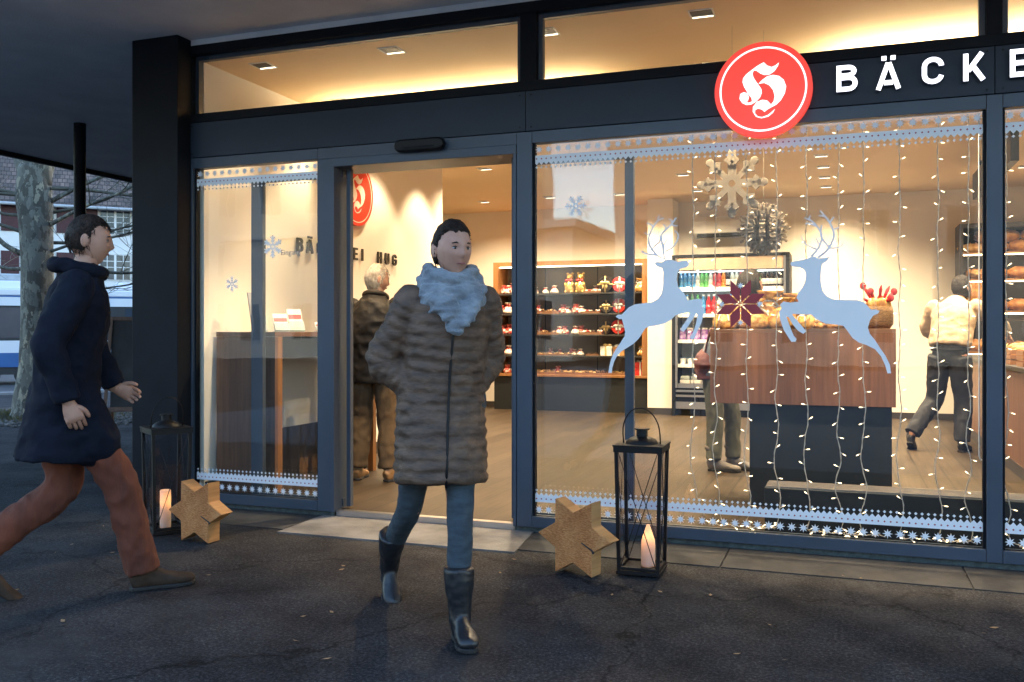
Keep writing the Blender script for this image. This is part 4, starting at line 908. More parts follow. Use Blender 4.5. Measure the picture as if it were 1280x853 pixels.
for k in range(13):
    for d in (0, 1):
        o = cp if (k, d) == (0, 0) else copy_tree(cp); place(o, (-1.522 - .68 + k * .105, 7.92 + d * .12, .045 + .74)); o['group'] = 'white yoghurt cups on the fourth fridge shelf'
bx = thing('sandwich_box', 'clear topped sandwich box on the fridge deck', 'food box')
MB().box(-.07, .07, -.05, .05, 0, .05).build('box_base', M['paper'], bx, bevel=.006); MB().box(-.068, .068, -.048, .048, .051, .11).build('box_lid', M['b_clear'], bx, bevel=.02)
for k in range(9):
    o = bx if k == 0 else copy_tree(bx); place(o, (-1.522 - .64 + k * .155, 7.93, .045 + .461), rn.uniform(-.1, .1)); o['group'] = 'sandwich boxes on the fridge deck'

# air conditioner on the rear wall
AC = thing('air_conditioner', 'pale wall mounted air conditioner above the drinks fridge', 'air conditioner', (-1.68, 8.41, 2.615))
MB().prism([(0, .02), (0, .33), (-.17, .33), (-.21, .26), (-.21, .085), (-.12, .02)], -.41, .41, 'yz').build('casing', M['white'], AC, bevel=.008)
MB().box(-.36, .36, -.20, -.125, .025, .06).build('outlet', M['black'], AC); MB().box(-.35, .35, -.225, -.215, .03, .075).build('flap', M['counter_dark'], AC)

# ------------------------------------------------------------------ wooden counter
CT = thing('serving_counter', 'walnut fronted serving counter on a dark set-back base', 'counter', (-.28, 1.1, .045))
MB().box(-.597, .597, 0, .024, .706, 1.195).build('front_panel', M['walnut'], CT, bevel=.002)
MB().box(-.597, .597, .025, .68, 1.165, 1.2205).box(-.597, .597, 0, .0245, 1.1955, 1.2205).build('top', M['walnut_x'], CT, bevel=.002)
MB().box(-.597, -.575, .025, .68, .706, 1.164).box(.575, .597, .025, .68, .706, 1.164).build('end_panel', M['walnut'], CT)
MB().box(-.335, .575, .045, .60, 0, .78).build('base', M['counter_dark'], CT, bevel=.003)
ZC = .045 + 1.2215
def heap(name, label, cat, loc, sz, m_, n, seed, group=None):
    t = thing(name, label, cat, loc, 0, group); rr = random.Random(seed); b = MB()
    for k in range(n):
        u = rr.random() ** .5; a = rr.uniform(0, 6.28); x, y = sz[0] * u * math.cos(a), sz[1] * u * math.sin(a)
        b.ball((x, y, max(.02, sz[2] * (1 - u) * rr.uniform(.3, 1) + .02)), (rr.uniform(.025, .05), rr.uniform(.02, .035), rr.uniform(.015, .03)), 8, 6, None)
    return t, b
for k, (x, y, s_) in enumerate([(-.80, 1.30, 1.3), (-.72, 1.42, 1.75), (-.60, 1.28, 1.55), (-.50, 1.42, 2.0), (-.40, 1.3, 1.6), (-.33, 1.45, 1.85), (-.26, 1.28, 1.1)]):
    put('gb', (x, y, ZC), ['first from the fridge side', 'behind the first', 'below the red star', 'right of the red star, tallest', 'under the reindeer head', 'behind the reindeer forelegs', 'beside the pastry basket'][k] + ' on the wooden counter', k, s_)
def mound(name, label, cat, loc, sz, mt, n, seed, rim):
    t, b = heap(name, label, cat, loc, sz, mt, n, seed)
    o = b.build('contents', M[mt], t, smooth=True); o['kind'] = 'stuff'
    MB().lathe([(sz[0] * .9, 0), (sz[0] * 1.05, .05), (sz[0] * 1.0, .052), (sz[0] * .86, .006)], n=24).xf(Matrix.Diagonal((1, sz[1] / sz[0], 1, 1))).build('basket', M[rim], t, smooth=True)
    return t
mound('pastry_basket', 'shallow wicker basket heaped with golden pastries beside the tall bag', 'basket', (-.08, 1.34, ZC), (.15, .13, .07), 'gold_bag', 60, 4, 'wicker')
GB = thing('gift_basket', 'wicker gift basket with dark red bows at the counter end', 'basket', (.215, 1.32, ZC))
MB().lathe([(.075, 0), (.098, .03), (.10, .11), (.092, .15), (.080, .145), (.084, .02)], n=20, mod=lambda f, a: 1 + .02 * math.sin(a * 10 + f * 60)).build('basket', M['wicker'], GB, smooth=True)
b = MB()
for k in range(5): b.ball((.05 * math.cos(k * 1.3), .05 * math.sin(k * 1.3), .16), (.035, .035, .05), 10, 7, None, lambda d, p: p * (1 + .2 * noise.noise(d * 3)))
b.build('wrapped_sweets', M['gold_bag'], GB, smooth=True)
b = MB()
for k in range(9):
    a = k * .7; tip = Vector((.10 * math.cos(a), .07 * math.sin(a), .25 + .05 * math.sin(k * 2.1))); b.tube([(.02 * math.cos(a), .02 * math.sin(a), .15), tip * .8 + Vector((0, 0, .03)), tip], [.004, .012, .004], 6)
    if k % 2 == 0: b.ball(tip, (.022, .010, .026), 8, 6)
b.build('bow', M['ribbon_red'], GB, smooth=True)
for k, (x, s_) in enumerate([(.02, .9), (.10, 1.2)]): put('rb', (x, 1.5, ZC), ['behind the reindeer back', 'by the gift basket'][k] + ' on the wooden counter', k, s_)

# convector casing below the window
RC = thing('radiator_cover', 'long low dark radiator cover with pale slotted top below the window', 'radiator', (0, .2, .045))
MB().box(-.44, 3.2, 0, .24, 0, .285).build('casing', M['counter_dark'], RC, bevel=.003)
b = MB()
for k in range(6): b.box(-.43, 3.19, .012 + k * .038, .022 + k * .038, .286, .296)
for k in range(60): b.box(-.43 + k * .0613, -.425 + k * .0613, .01, .225, .2855, .290)
b.build('grille', M['slat'], RC)

# desk with leaflets by the left window
DK = thing('standing_desk', 'tall brown standing desk behind the narrow left window', 'desk', (-4.08, .2, .045))
MB().box(-.245, .26, .0, .035, 0, 1.165).build('end_panel', M['brown_desk'], DK, bevel=.002)
MB().box(-.245, .262, -.005, 1.5, 1.166, 1.20).build('desk_top', M['brown_desk'], DK, bevel=.002)
MB().box(.205, .26, .036, .09, 0, 1.165).build('leg', M['oak_frame'], DK); MB().box(.205, .26, 1.44, 1.495, 0, 1.165).build('leg', M['oak_frame'], DK)
MB().box(.235, .255, .091, 1.439, 1.01, 1.165).build('apron', M['counter_dark'], DK)
MB().box(-.245, .2, 1.40, 1.43, 0, 1.165).build('end_panel', M['brown_desk'], DK)
MB().box(-.225, -.20, .04, 1.40, .0, .42).build('lower_panel', M['skirting'], DK)
def leaflet(loc, rz, tilt, h, m_, label):
    t = thing('leaflet_holder', label, 'leaflets', loc, rz, None)
    mt = Matrix.Rotation(R(tilt), 4, 'X')
    MB().box(-.055, .055, 0, .012, 0, h, mt).build('leaflet', M[m_], t)
    MB().box(-.057, .057, -.020, -.004, 0, h * .4, mt).box(-.057, .057, -.02, .06, -.003, 0).build('holder', M['b_clear'], t)
    MB().box(-.05, .05, -.0015, -.0003, h * .55, h * .75, mt).build('printed_band', M['vinyl_red'] if m_ == 'paper' else M['vinyl_grey'], t)
ZD = 1.249
leaflet((-4.05, .34, ZD), 1.1, -16, .30, 'vinyl_grey', 'tall grey leaflet leaning in its holder on the brown desk')
leaflet((-3.93, .45, ZD), .9, -28, .15, 'paper', 'low white leaflet behind the tall grey one on the brown desk')
leaflet((-3.90, .60, ZD), .9, -26, .19, 'paper', 'white leaflet with red band next along the brown desk')
leaflet((-3.95, 1.05, ZD), .8, -40, .10, 'paper', 'small flat white leaflet at the far end of the brown desk')

# ------------------------------------------------------------------ bread counter and rack
BC = thing('bread_counter', 'long dark bread counter running to the rear wall on the right', 'counter', (1.36, 2.2, .045))
MB().box(0, .55, 0, 5.6, 0, .87).build('front', M['brown_desk'], BC, bevel=.003)
MB().box(-.02, .57, -.02, 5.62, .871, .91).build('worktop', M['skirting'], BC, bevel=.003)
MB().box(-.004, -.001, 0, 5.6, .0, .10).build('kick_plate', M['skirting'], BC)
RK = thing('bread_rack', 'tall dark bread rack with lit shelves beside the rear wall', 'rack', (2.42, 7.9, .045))
MB().box(-1.0, -.955, 0, .5, 0, 2.62).box(.955, 1.0, 0, .5, 0, 2.62).box(-.954, .954, .47, .5, 0, 2.62).box(-.954, .954, 0, .469, 2.56, 2.62).build('frame', M['skirting'], RK)
RZ = [.95, 1.48, 1.90, 2.25]
for z in RZ:
    MB().box(-.953, .953, .03, .468, z - .03, z).build('shelf', M['oak_frame'], RK)
    MB().box(-.95, .95, .035, .055, z - .045, z - .031).build('strip_light', emit('rack_strip', (1., .74, .38), 4.), RK)
def loaf(kind):
    t = thing('bread_loaf', '-', 'bread')
    fn = lambda d, p: p * (1 + .08 * noise.noise(d * 2.5 + Vector((kind, 0, 0)))) + Vector((0, 0, .0))
    if kind == 0: MB().ball((0, 0, .075), (.15, .12, .085), 20, 12, None, fn).build('crust', M['crust'], t, smooth=True)
    if kind == 1: MB().ball((0, 0, .06), (.21, .08, .065), 20, 12, None, fn).build('crust', M['crust_pale'], t, smooth=True)
    if kind == 2: MB().tube([(0, -.0, 0), (0, .0, .1), (0, .0, .3), (0, 0, .52), (0, 0, .56)], [.02, .036, .04, .034, .012], 12).build('crust', M['crust'], t, smooth=True)
    b = MB()
    if kind < 2:
        for k in range(3): b.tube([(-.08 + k * .07, -.05, .135 - .01 * kind * 2), (-.05 + k * .07, 0, .152 - .016 * kind * 1.5), (-.03 + k * .07, .05, .135 - .01 * kind * 2)], [.004, .012, .004], 6)
    else:
        for k in range(4): b.tube([(-.02, -.034, .12 + k * .1), (.012, -.040, .16 + k * .1)], [.003, .006], 6)
    b.build('score_mark', M['crust_pale'] if kind != 1 else M['crust'], t, smooth=True)
    return t
LF = [loaf(0), loaf(1), loaf(2)]; ul = set()
def putl(k, loc, rz, label, tilt=(0, 0)):
    o = LF[k] if k not in ul else copy_tree(LF[k]); ul.add(k); place(o, loc, rz); o.rotation_euler = (tilt[0], tilt[1], rz)
    o['label'] = label; o['group'] = label
kn = ['round dark crusted loaf', 'long floured loaf', 'baguette']
zn = ['on the lowest lit shelf of the bread rack', 'on the second lit shelf of the bread rack', 'on the third lit shelf of the bread rack', 'heaped on the top shelf of the bread rack']
for lv, z in enumerate(RZ):
    for k in range(7):
        x = 2.42 - .80 + k * .265; kd = [1, 0, 0, 0][lv] if k % 3 else [0, 1, 1, 1][lv]
        putl(kd, (x, 8.12, .045 + z + .001), rn.uniform(-.4, .4) + (PI / 2 if kd == 1 and lv < 3 else 0), kn[kd] + ' ' + zn[lv])
    if lv == 3:
        for k in range(6): putl(0, (2.42 - .66 + k * .265, 8.14, .045 + z + .14), rn.uniform(0, 3), 'round loaf in the upper layer heaped on the bread rack')
for k in range(10): putl(2, (1.52 + .05 * (k % 5), 8.0 + .1 * (k // 5), .045 + RZ[1] + .002), 0, 'baguette standing at the end of the bread rack', (R(-8), R(4)))
# crates on the counter
def crate(loc, label, n=7, kd=0):
    t = thing('bread_crate', label, 'crate', loc)
    b = MB(); W, D_, H = .22, .15, .13
    for z in (0, .05, .095): b.box(-W, W, -D_, -D_ + .012, z, z + .036).box(-W, W, D_ - .012, D_, z, z + .036).box(-W, -W + .012, -D_ + .0125, D_ - .0125, z, z + .036).box(W - .012, W, -D_ + .0125, D_ - .0125, z, z + .036)
    b.build('slatted_side', M['oak_frame'], t); MB().box(-W + .013, W - .013, -D_ + .013, D_ - .013, .003, .012).build('bottom', M['oak_frame'], t)
    b = MB(); rr = random.Random(n)
    for k in range(n): b.ball((rr.uniform(-.15, .15), rr.uniform(-.09, .09), .09 + rr.uniform(0, .06)), (.065, .05, .045), 12, 8)
    o = b.build('rolls', M['crust'] if kd == 0 else M['crust_pale'], t, smooth=True); o['kind'] = 'stuff'
for k, (y, d) in enumerate([(2.7, 'nearest the window'), (3.3, 'second from the window'), (3.9, 'beside the glass case'), (5.3, 'far along, past the glass case')]):
    crate((1.60, y, .956), 'slatted crate of bread rolls on the bread counter, ' + d, 9 + k, k % 2)
gc = thing('glass_case', 'small glass cake case standing on the bread counter', 'display case', (1.62, 4.6, .956))
MB().box(-.2, .2, -.3, .3, 0, .02).box(-.2, .2, -.3, .3, .40, .42).build('case_board', M['skirting'], gc)
MB().box(-.198, -.192, -.298, .298, .021, .399).box(.192, .198, -.298, .298, .021, .399).box(-.191, .191, -.298, -.292, .021, .399).build('case_glass', M['glass'], gc)
for k in range(4): MB().ball((-.05, -.2 + k * .13, .055), (.08, .055, .035), 12, 8).build('cake', M['crust_pale'], gc, smooth=True)
MS = thing('hanging_screen', 'flat black menu box hanging from the ceiling over the bread counter', 'screen', (1.42, 4.0, 2.80))
MB().box(0, .07, 0, 2.6, .0, .30).build('screen_case', M['black'], MS, bevel=.004)
for y in (.4, 2.2): MB().tube([(.035, y, .30), (.035, y, .394)], .012, 10).build('hanger', M['black'], MS)

# ------------------------------------------------------------------ plane tree
TX, TY = -11.32, 4.98
TR = thing('plane_tree', 'bare plane tree with patchy peeling grey and cream bark', 'tree', (TX, TY, -.01))
rt = random.Random(3)
lump = lambda f, a: 1 + .05 * math.sin(a * 3 + f * 9) + .05 * noise.noise((math.cos(a) * 2, math.sin(a) * 2, f * 14))
tp = catmull([(0, 0, -.05), (0, 0, .25), (.02, .01, .8), (.03, .0, 1.8), (.0, .0, 2.8), (-.02, 0, 3.3), (-.02, 0, 3.75)], 6)
tr_ = [.40, .37, .345, .325, .305, .295, .285, .278, .27, .262, .250, .242, .236, .232, .228, .226, .224, .223, .223, .222, .222, .222, .223, .225, .228, .232, .236, .240, .244, .246, .246, .244, .24, .23, .22, .21, .19]
tb = MB().tube(tp, tr_[:len(tp)], 28, mod=lump)
tb.build('trunk', M['bark'], TR, smooth=True)
limbs = MB(); twigs = MB()
cr = (.9394, .3428); cf = (-.3428, .9394)
def wd(r_, f_, z): return Vector((cr[0] * r_ + cf[0] * f_, cr[1] * r_ + cf[1] * f_, z))
def limb(p, d, r, L, depth):
    P = [p]; n = 7 if depth < 2 else 5; dd = d.normalized()
    for k in range(n):
        dd = (dd + Vector((rt.uniform(-.22, .22), rt.uniform(-.22, .22), rt.uniform(-.12, .2)))).normalized(); P.append(P[-1] + dd * L / n)
    r1 = r * (.55 if depth < 1 else .4); P2 = catmull(P, 3); k = len(P2)
    (limbs if r > .03 else twigs).tube(P2, [r + (r1 - r) * i / (k - 1) for i in range(k)], 12 if r > .06 else (7 if r > .015 else 4), mod=lump if r > .06 else None)
    if depth >= 4 or r < .0035: return
    for q in range(4 if depth < 2 else 6):
        i = int(k * (.3 + .68 * (q + rt.random() * .6) / 5)); i = min(i, k - 1)
        ax_ = Vector((rt.uniform(-1, 1), rt.uniform(-1, 1), rt.uniform(-.25, .6)))
        t = (P2[min(i + 1, k - 1)] - P2[i - 1]).normalized()
        limb(P2[i], (t * .65 + ax_ * .75), max(r1 * rt.uniform(.55, .8), .004), L * rt.uniform(.5, .75), depth + 1)
    limb(P2[-1], dd, r1 * .9, L * .7, depth + 1)
limb(wd(-.07, 0, 3.4), wd(-.26, .2, 1), .145, 3.2, 0)
limb(wd(.08, 0, 3.45), wd(.34, -.1, 1), .15, 3.4, 0)
limb(wd(0, .1, 3.5), wd(-.05, .6, 1), .15, 3.0, 0)
# the low, thin side limbs of the photo
for p, d, r, L in [(wd(-.2, 0, 2.42), wd(-1, -.3, .5), .042, 1.3), (wd(-.2, 0, 2.2), wd(-1, .3, .06), .032, 1.5), (wd(.2, 0, 2.3), wd(1, .2, -.18), .035, 1.7), (wd(.2, 0, 2.85), wd(1, -.1, .32), .034, 1.6),
                   (wd(.22, 0, 3.2), wd(1, .25, .36), .036, 1.8), (wd(-.22, 0, 3.0), wd(-1, .2, .0), .026, 1.4), (wd(.2, .1, 2.6), wd(1, .5, -.02), .028, 1.8), (wd(-.2, .1, 3.3), wd(-1, .1, .25), .03, 1.4), (wd(.2, 0, 1.95), wd(1, .3, -.05), .02, 1.5), (wd(.24, 0, 3.4), wd(1, .1, .1), .03, 2.2), (wd(.2, .1, 3.05), wd(1, .4, .12), .026, 2.0), (wd(.2, 0, 2.45), wd(1, .0, .15), .024, 1.9), (wd(-.2, 0, 2.75), wd(-1, .0, .2), .03, 1.6), (wd(-.2, 0, 3.3), wd(-1, -.2, -.1), .028, 1.6)]:
    limb(p, d, r, L, 2)
limbs.build('limb', M['bark'], TR, smooth=True)
o = twigs.build('crown', M['twig'], TR, smooth=True)
# tree pit
pit = MB()
for k in range(1500):
    a = rt.uniform(0, 6.28); rr = rt.uniform(.35, 1) ** .6 * 1.9; x, y = TX + rr * math.cos(a) * 1.3, TY + rr * math.sin(a) * .8
    s_ = rt.uniform(.015, .04); pit.ball((x, y, gz(x, y) + s_ * .4), (s_, s_ * rt.uniform(.6, 1), s_ * .6), 5, 4)
o = pit.build('gravel', M['gravel']); o['kind'] = 'stuff'
gr = MB()
for k in range(2600):
    a = rt.uniform(0, 6.28); rr = rt.uniform(.3, 1.5); x, y = TX + rr * math.cos(a) * 1.2, TY + rr * math.sin(a) * .8; h = rt.uniform(.03, .10); t = rt.uniform(0, 6.28); z = gz(x, y)
    dx, dy = .006 * math.cos(t), .006 * math.sin(t); lx, ly = rt.uniform(-.05, .05), rt.uniform(-.05, .05)
    gr.add([(x - dx, y - dy, z), (x + dx, y + dy, z), (x + lx, y + ly, z + h)], [(0, 1, 2)])
o = gr.build('grass', M['leaf_grass']); o['kind'] = 'stuff'
# scattered dry leaves and scraps on the walk
lv = MB()
for k in range(70):
    x, y = rt.uniform(-6, 1.2), rt.uniform(-3.2, -.3); s_ = rt.uniform(.008, .022); t = rt.uniform(0, 6.28); mt = Matrix.Translation((x, y, .004 + gz(x, y))) @ Matrix.Rotation(t, 4, 'Z') @ Matrix.Rotation(rt.uniform(-.3, .3), 4, 'X')
    lv.add([mt @ Vector(p) for p in ((-s_, 0, .002), (0, -s_ * .5, .003), (s_, 0, .004), (0, s_ * .45, .001))], [(0, 1, 2, 3)])
o = lv.build('fallen_leaves', M['leaf_litter']); o['kind'] = 'stuff'

# ------------------------------------------------------------------ trams
def tram(a0, a1, label, near_end):
    """body along the street axis; near_end: which end is the rounded nose"""
    t = thing('tram', label, 'tram', st(a0, 31.6, -.296), R(45), 'trams stopped in the street')
    L = a1 - a0; W = 2.3
    # local x along the street, local -y towards the walk
    def side(z0, z1, m_, nm, pr=0., par=t, x0=0., x1=L, inset=0):
        b = MB(); n = 10; rr = .55
        ns = (x0 == 0 and near_end == 0) or False; ne = (x1 == L and near_end == 1)
        pts = []
        y0, y1 = -W / 2 - pr, W / 2 + pr
        if ns: pts += [(x0 + rr - rr * math.sin(R(9 * k)), y0 + rr - rr * math.cos(R(9 * k))) for k in range(11)] + [(x0 + rr - rr * math.cos(R(9 * k)), y1 - rr + rr * math.sin(R(9 * k))) for k in range(11)]
        else: pts += [(x0, y0), (x0, y1)]
        if ne: pts += [(x1 - rr + rr * math.sin(R(9 * k)), y1 - rr + rr * math.cos(R(9 * k))) for k in range(11)] + [(x1 - rr + rr * math.cos(R(9 * k)), y0 + rr - rr * math.sin(R(9 * k))) for k in range(11)]
        else: pts += [(x1, y1), (x1, y0)]
        b.prism(pts, z0, z1, 'xy'); return b.build(nm, m_, par, bevel=inset)
    side(.30, .52, M['tram_dark'], 'skirt', -.05)
    bd = side(.521, .94, M['tram_blue'], 'blue_panel')
    side(.941, 1.30, M['tram_white'], 'white_panel')
    wb = side(1.301, 2.33, M['tram_dark'], 'window_band', -.004)
    side(2.331, 2.58, M['tram_white'], 'upper_panel', .01)
    side(2.581, 2.63, M['tram_blue'], 'stripe', .012)
    side(2.631, 2.82, M['tram_white'], 'roof_edge', .01, inset=.03)
    MB().prism([(-W / 2 + .15, 2.82), (-W / 2 + .3, 3.08), (W / 2 - .3, 3.08), (W / 2 - .15, 2.82)], .45, L - .45, 'yz').build('roof', M['tram_white'], t, bevel=.06, seg=3)
    for k in range(int(L / 3.2)):
        MB().box(1.2 + k * 3.2, 3.2 + k * 3.2, -.6, .6, 3.081, 3.3).build('roof_unit', M['tram_grey'], t, bevel=.05)
    x = .75
    while x < L - 1.4:
        wv = MB().box(x, x + 1.25, -W / 2 - .004, -W / 2 + .0, 1.38, 2.27).build('window', M['glass_dark'], t, bevel=.002)
        MB().box(x + 1.26, x + 1.31, -W / 2 - .006, -W / 2 + .0, 1.305, 2.325).build('window_post', M['tram_dark'], t)
        x += 1.36
    for xa in (1.6, L - 2.4):
        for d in (0, .9):
            MB().tube([(xa + d, -W / 2 + .1, .30), (xa + d, -W / 2 + .18, .30)], .28, 20).build('wheel', M['tram_dark'], t)
    return t, L, W
t1, L1, W1 = tram(-14.45, -.22, 'white and blue tram ending behind the plane tree', 1)
MB().box(L1 - .9, L1 - .7, -W1 / 2 - .02, -W1 / 2, 1.75, 2.1).build('tail_lamp', M['tail_red'], t1)
t2, L2, W2 = tram(.28, 15, 'white and blue tram with a green poster, behind the easel', 0)
pz = MB().box(.95, 3.3, -W2 / 2 - .02, -W2 / 2 - .006, 1.33, 2.33).build('poster', M['poster_dark'], t2)
MB().box(.951, 3.299, -W2 / 2 - .0235, -W2 / 2 - .0205, 2.02, 2.329).build('poster_top', M['poster_green'], pz)
rp = random.Random(9); b = MB()
for k in range(7):
    for j in range(6):
        if rp.random() < .75: b.box(1.5 + k * .17, 1.5 + k * .17 + rp.uniform(.05, .13), -W2 / 2 - .0265, -W2 / 2 - .0205, 1.42 + j * .11, 1.42 + j * .11 + rp.uniform(.03, .075))
b.build('poster_print', M['poster_white'], pz)
MB().box(.55, .82, -W2 / 2 - .02, -W2 / 2, 1.0, 1.42).build('door_panel', M['tram_grey'], t2)
MB().ball((.72, -W2 / 2 - .02, .72), (.05, .03, .05), 10, 8).build('marker_lamp', M['tail_amber'], t2)

# ------------------------------------------------------------------ house across the tracks
def house(label, origin, rz, L, D_, eave, mats, mods, roof_h, group=None):
    t = thing('town_house', label, 'house', origin, rz)
    MB().box(-L / 2, L / 2, 0, D_, 0, eave).build('wall', mats, t)
    e = .55; t0, t1_ = .18, 0
    prof = [(-e, eave - .32), (D_ / 2, eave + roof_h), (D_ + e, eave - .32), (D_ + e, eave - .16), (D_ / 2, eave + roof_h + .2), (-e, eave - .16)]
    rf = MB().prism(prof, -L / 2 - .5, L / 2 + .5, 'yz').build('roof', M['tile_roof'], t)
    MB().prism([(0, eave + .001), (D_ / 2, eave + roof_h - .2), (D_, eave + .001)], -L / 2, L / 2, 'yz').build('gable', mats, t)
    for x in (-L * .22, L * .3): MB().box(x - .35, x + .35, D_ * .35, D_ * .35 + .8, eave + roof_h * .3, eave + roof_h + .9).build('chimney', M['facade_cream'], rf)
    MB().tube([(-L / 2 - .5, -e - .06, eave - .27), (L / 2 + .5, -e - .06, eave - .27)], .07, 8).build('gutter', M['tram_grey'], t)
    for x, z0, z1, kind in mods:
        w_ = .72
        if kind != 'closed':
            wf = MB().box(x - w_, x + w_, -.03, .0, z0 - .06, z1 + .06)
            wo = wf.build('window', M['facade_trim'], t)
            MB().box(x - w_ + .08, x + w_ - .08, -.036, -.031, z0, z1).build('pane', M['glass_dark'], wo)
            b = MB().box(x - .05, x + .05, -.05, -.037, z0, z1)
            for s_ in (-1, 1):
                b.box(x + s_ * .35 - .015, x + s_ * .35 + .015, -.046, -.037, z0, z1)
                for q in range(1, 4): b.box(min(x + s_ * .06, x + s_ * .63), max(x + s_ * .06, x + s_ * .63), -.044, -.0372, z0 + (z1 - z0) * q / 4 - .015, z0 + (z1 - z0) * q / 4 + .015)
            b.build('glazing_bar', M['render_white'], wo)
        for s_ in (-1, 1):
            xc = x + s_ * (w_ + .40) if kind != 'closed' else x + s_ * .37
            so = MB().box(xc - .36, xc + .36, -.05, -.004, z0 - .05, z1 + .05)
            for q in range(14): so.box(xc - .30, xc + .30, -.064, -.0505, z0 + q * (z1 - z0) / 14, z0 + q * (z1 - z0) / 14 + .05)
            so.build('shutter', M['shutter'], t)
    return t
hc = st(-.2, 47, -.30)
def ho(px_a): return px_a
HM = []
for k in range(-4, 5):
    x = 1.35 + k * 3.25
    HM += [(x, 4.05, 5.2, 'closed' if k == -2 else 'open'), (x, 6.2, 7.28, 'open'), (x, 1.2, 2.6, 'open')]
house('long white house with oxblood shutters and old tiled roof across the street', hc, R(45), 30, 10, 7.6, M['render_white'], HM, 6.5)
# buildings across the walk, seen only as reflections in the panes
def block(label, x0, x1, y1, h, d=9):
    t = thing('street_building', label, 'building', ((x0 + x1) / 2, y1, -.0), 0)
    W = (x1 - x0) / 2
    MB().box(-W, W, -d, 0, 0, h).build('wall', M['facade_cream'], t)
    MB().box(-W - .2, W + .2, -d - .2, .35, h + .001, h + .35).build('cornice', M['facade_trim'], t)
    n = int(2 * W / 2.6)
    for fl in range(int(h / 3.1)):
        for k in range(n):
            x = -W + (k + .5) * 2 * W / n; z = .9 + fl * 3.1
            wo = MB().box(x - .65, x + .65, .001, .05, z - .1, z + 1.8).build('window', M['facade_trim'], t)
            MB().box(x - .5, x - .04, .051, .056, z, z + 1.7).box(x + .04, x + .5, .051, .056, z, z + 1.7).build('pane', M['glass_dark'], wo)
    return t
block('pale apartment block facing the shop, mirrored in the glass', -8.6, 30, -30, 8.4)
block('lower pale house beside the apartment block, mirrored in the glass', -28, -10.6, -31, 5.6)

block('tall pale corner building facing the narrow left pane, mirrored in the glass', -62, -15.0, -33, 13.5)

# ------------------------------------------------------------------ lanterns, stars, easel
def lantern(loc, rz, label, tall=.655):
    t = thing('lantern', label, 'lantern', loc, rz, None)
    a, b_ = .100, .112; H = tall; p_ = .011
    fr = MB()
    for sx in (-1, 1):
        for sy in (-1, 1):
            q = [(sx * a, sy * a, .022), (sx * b_, sy * b_, H)]
            fr.tube(q, p_ * 1.15, 4, ref=(1, 1, 0))
    fr.build('frame', M['iron'], t, bevel=.001)
    MB().box(-a - .012, a + .012, -a - .012, a + .012, .004, .022).box(-a + .012, a - .012, -a + .012, a - .012, .0225, .026).build('base', M['iron'], t, bevel=.002)
    rim = MB()
    for s_ in (-1, 1): rim.box(-b_ - .013, b_ + .013, s_ * b_ - .012, s_ * b_ + .012, H - .028, H).box(s_ * b_ - .012, s_ * b_ + .012, -b_ + .0125, b_ - .0125, H - .028, H)
    rim.build('top_rim', M['iron'], t, bevel=.002); rim = MB()
    for s_ in (-1, 1): rim.box(-a, a, s_ * a - .008, s_ * a + .008, .0265, .042).box(s_ * a - .008, s_ * a + .008, -a + .01, a - .01, .0265, .042)
    rim.build('bottom_rim', M['iron'], t, bevel=.002)
    rf = MB().box(-b_ - .016, b_ + .016, -b_ - .016, b_ + .016, H + .0005, H + .008).lathe([(.085, H + .0085), (.082, H + .018), (.068, H + .032), (.046, H + .042), (.030, H + .046), (.029, H + .080)], n=28)
    ro = rf.build('roof', M['iron'], t, smooth=True, angle=35)
    MB().lathe([(.040, H + .0805), (.040, H + .086)], n=24).build('chimney_cap', M['iron'], ro)
    hp = [(-b_ * .86, 0, H + .005)] + [(-b_ * .86 * math.cos(R(k)), -.02 - .03 * math.sin(R(k)), H + .06 + .135 * math.sin(R(k))) for k in range(0, 181, 12)] + [(b_ * .86, 0, H + .005)]
    MB().tube(hp, .0035, 8).build('handle', M['iron'], t, smooth=True)
    for k in range(4):
        m_ = Matrix.Rotation(PI / 2 * k, 4, 'Z'); z0, z1 = .044, H - .029
        g0 = MB().add([m_ @ Vector(v) for v in ((-a + .01, -a - .001, z0), (a - .01, -a - .001, z0), (b_ - .01, -b_ - .001, z1), (-b_ + .01, -b_ - .001, z1), (-a + .01, -a + .001, z0), (a - .01, -a + .001, z0), (b_ - .01, -b_ + .001, z1), (-b_ + .01, -b_ + .001, z1))],
                      [(0, 1, 2, 3), (7, 6, 5, 4), (0, 4, 5, 1), (1, 5, 6, 2), (2, 6, 7, 3), (3, 7, 4, 0)])
        g0.build('glass_panel', M['lantern_glass'], t)
        w_ = MB()
        for s_ in (-1, 1):
            w_.tube([m_ @ Vector((s_ * (a - .01), -a - .0055 - .0016 * s_, z0)), m_ @ Vector((-s_ * (b_ - .012), -b_ - .0055 - .0016 * s_, z1))], .0024, 6)
        w_.build('cross_wire', M['iron'], t, smooth=True)
    return t
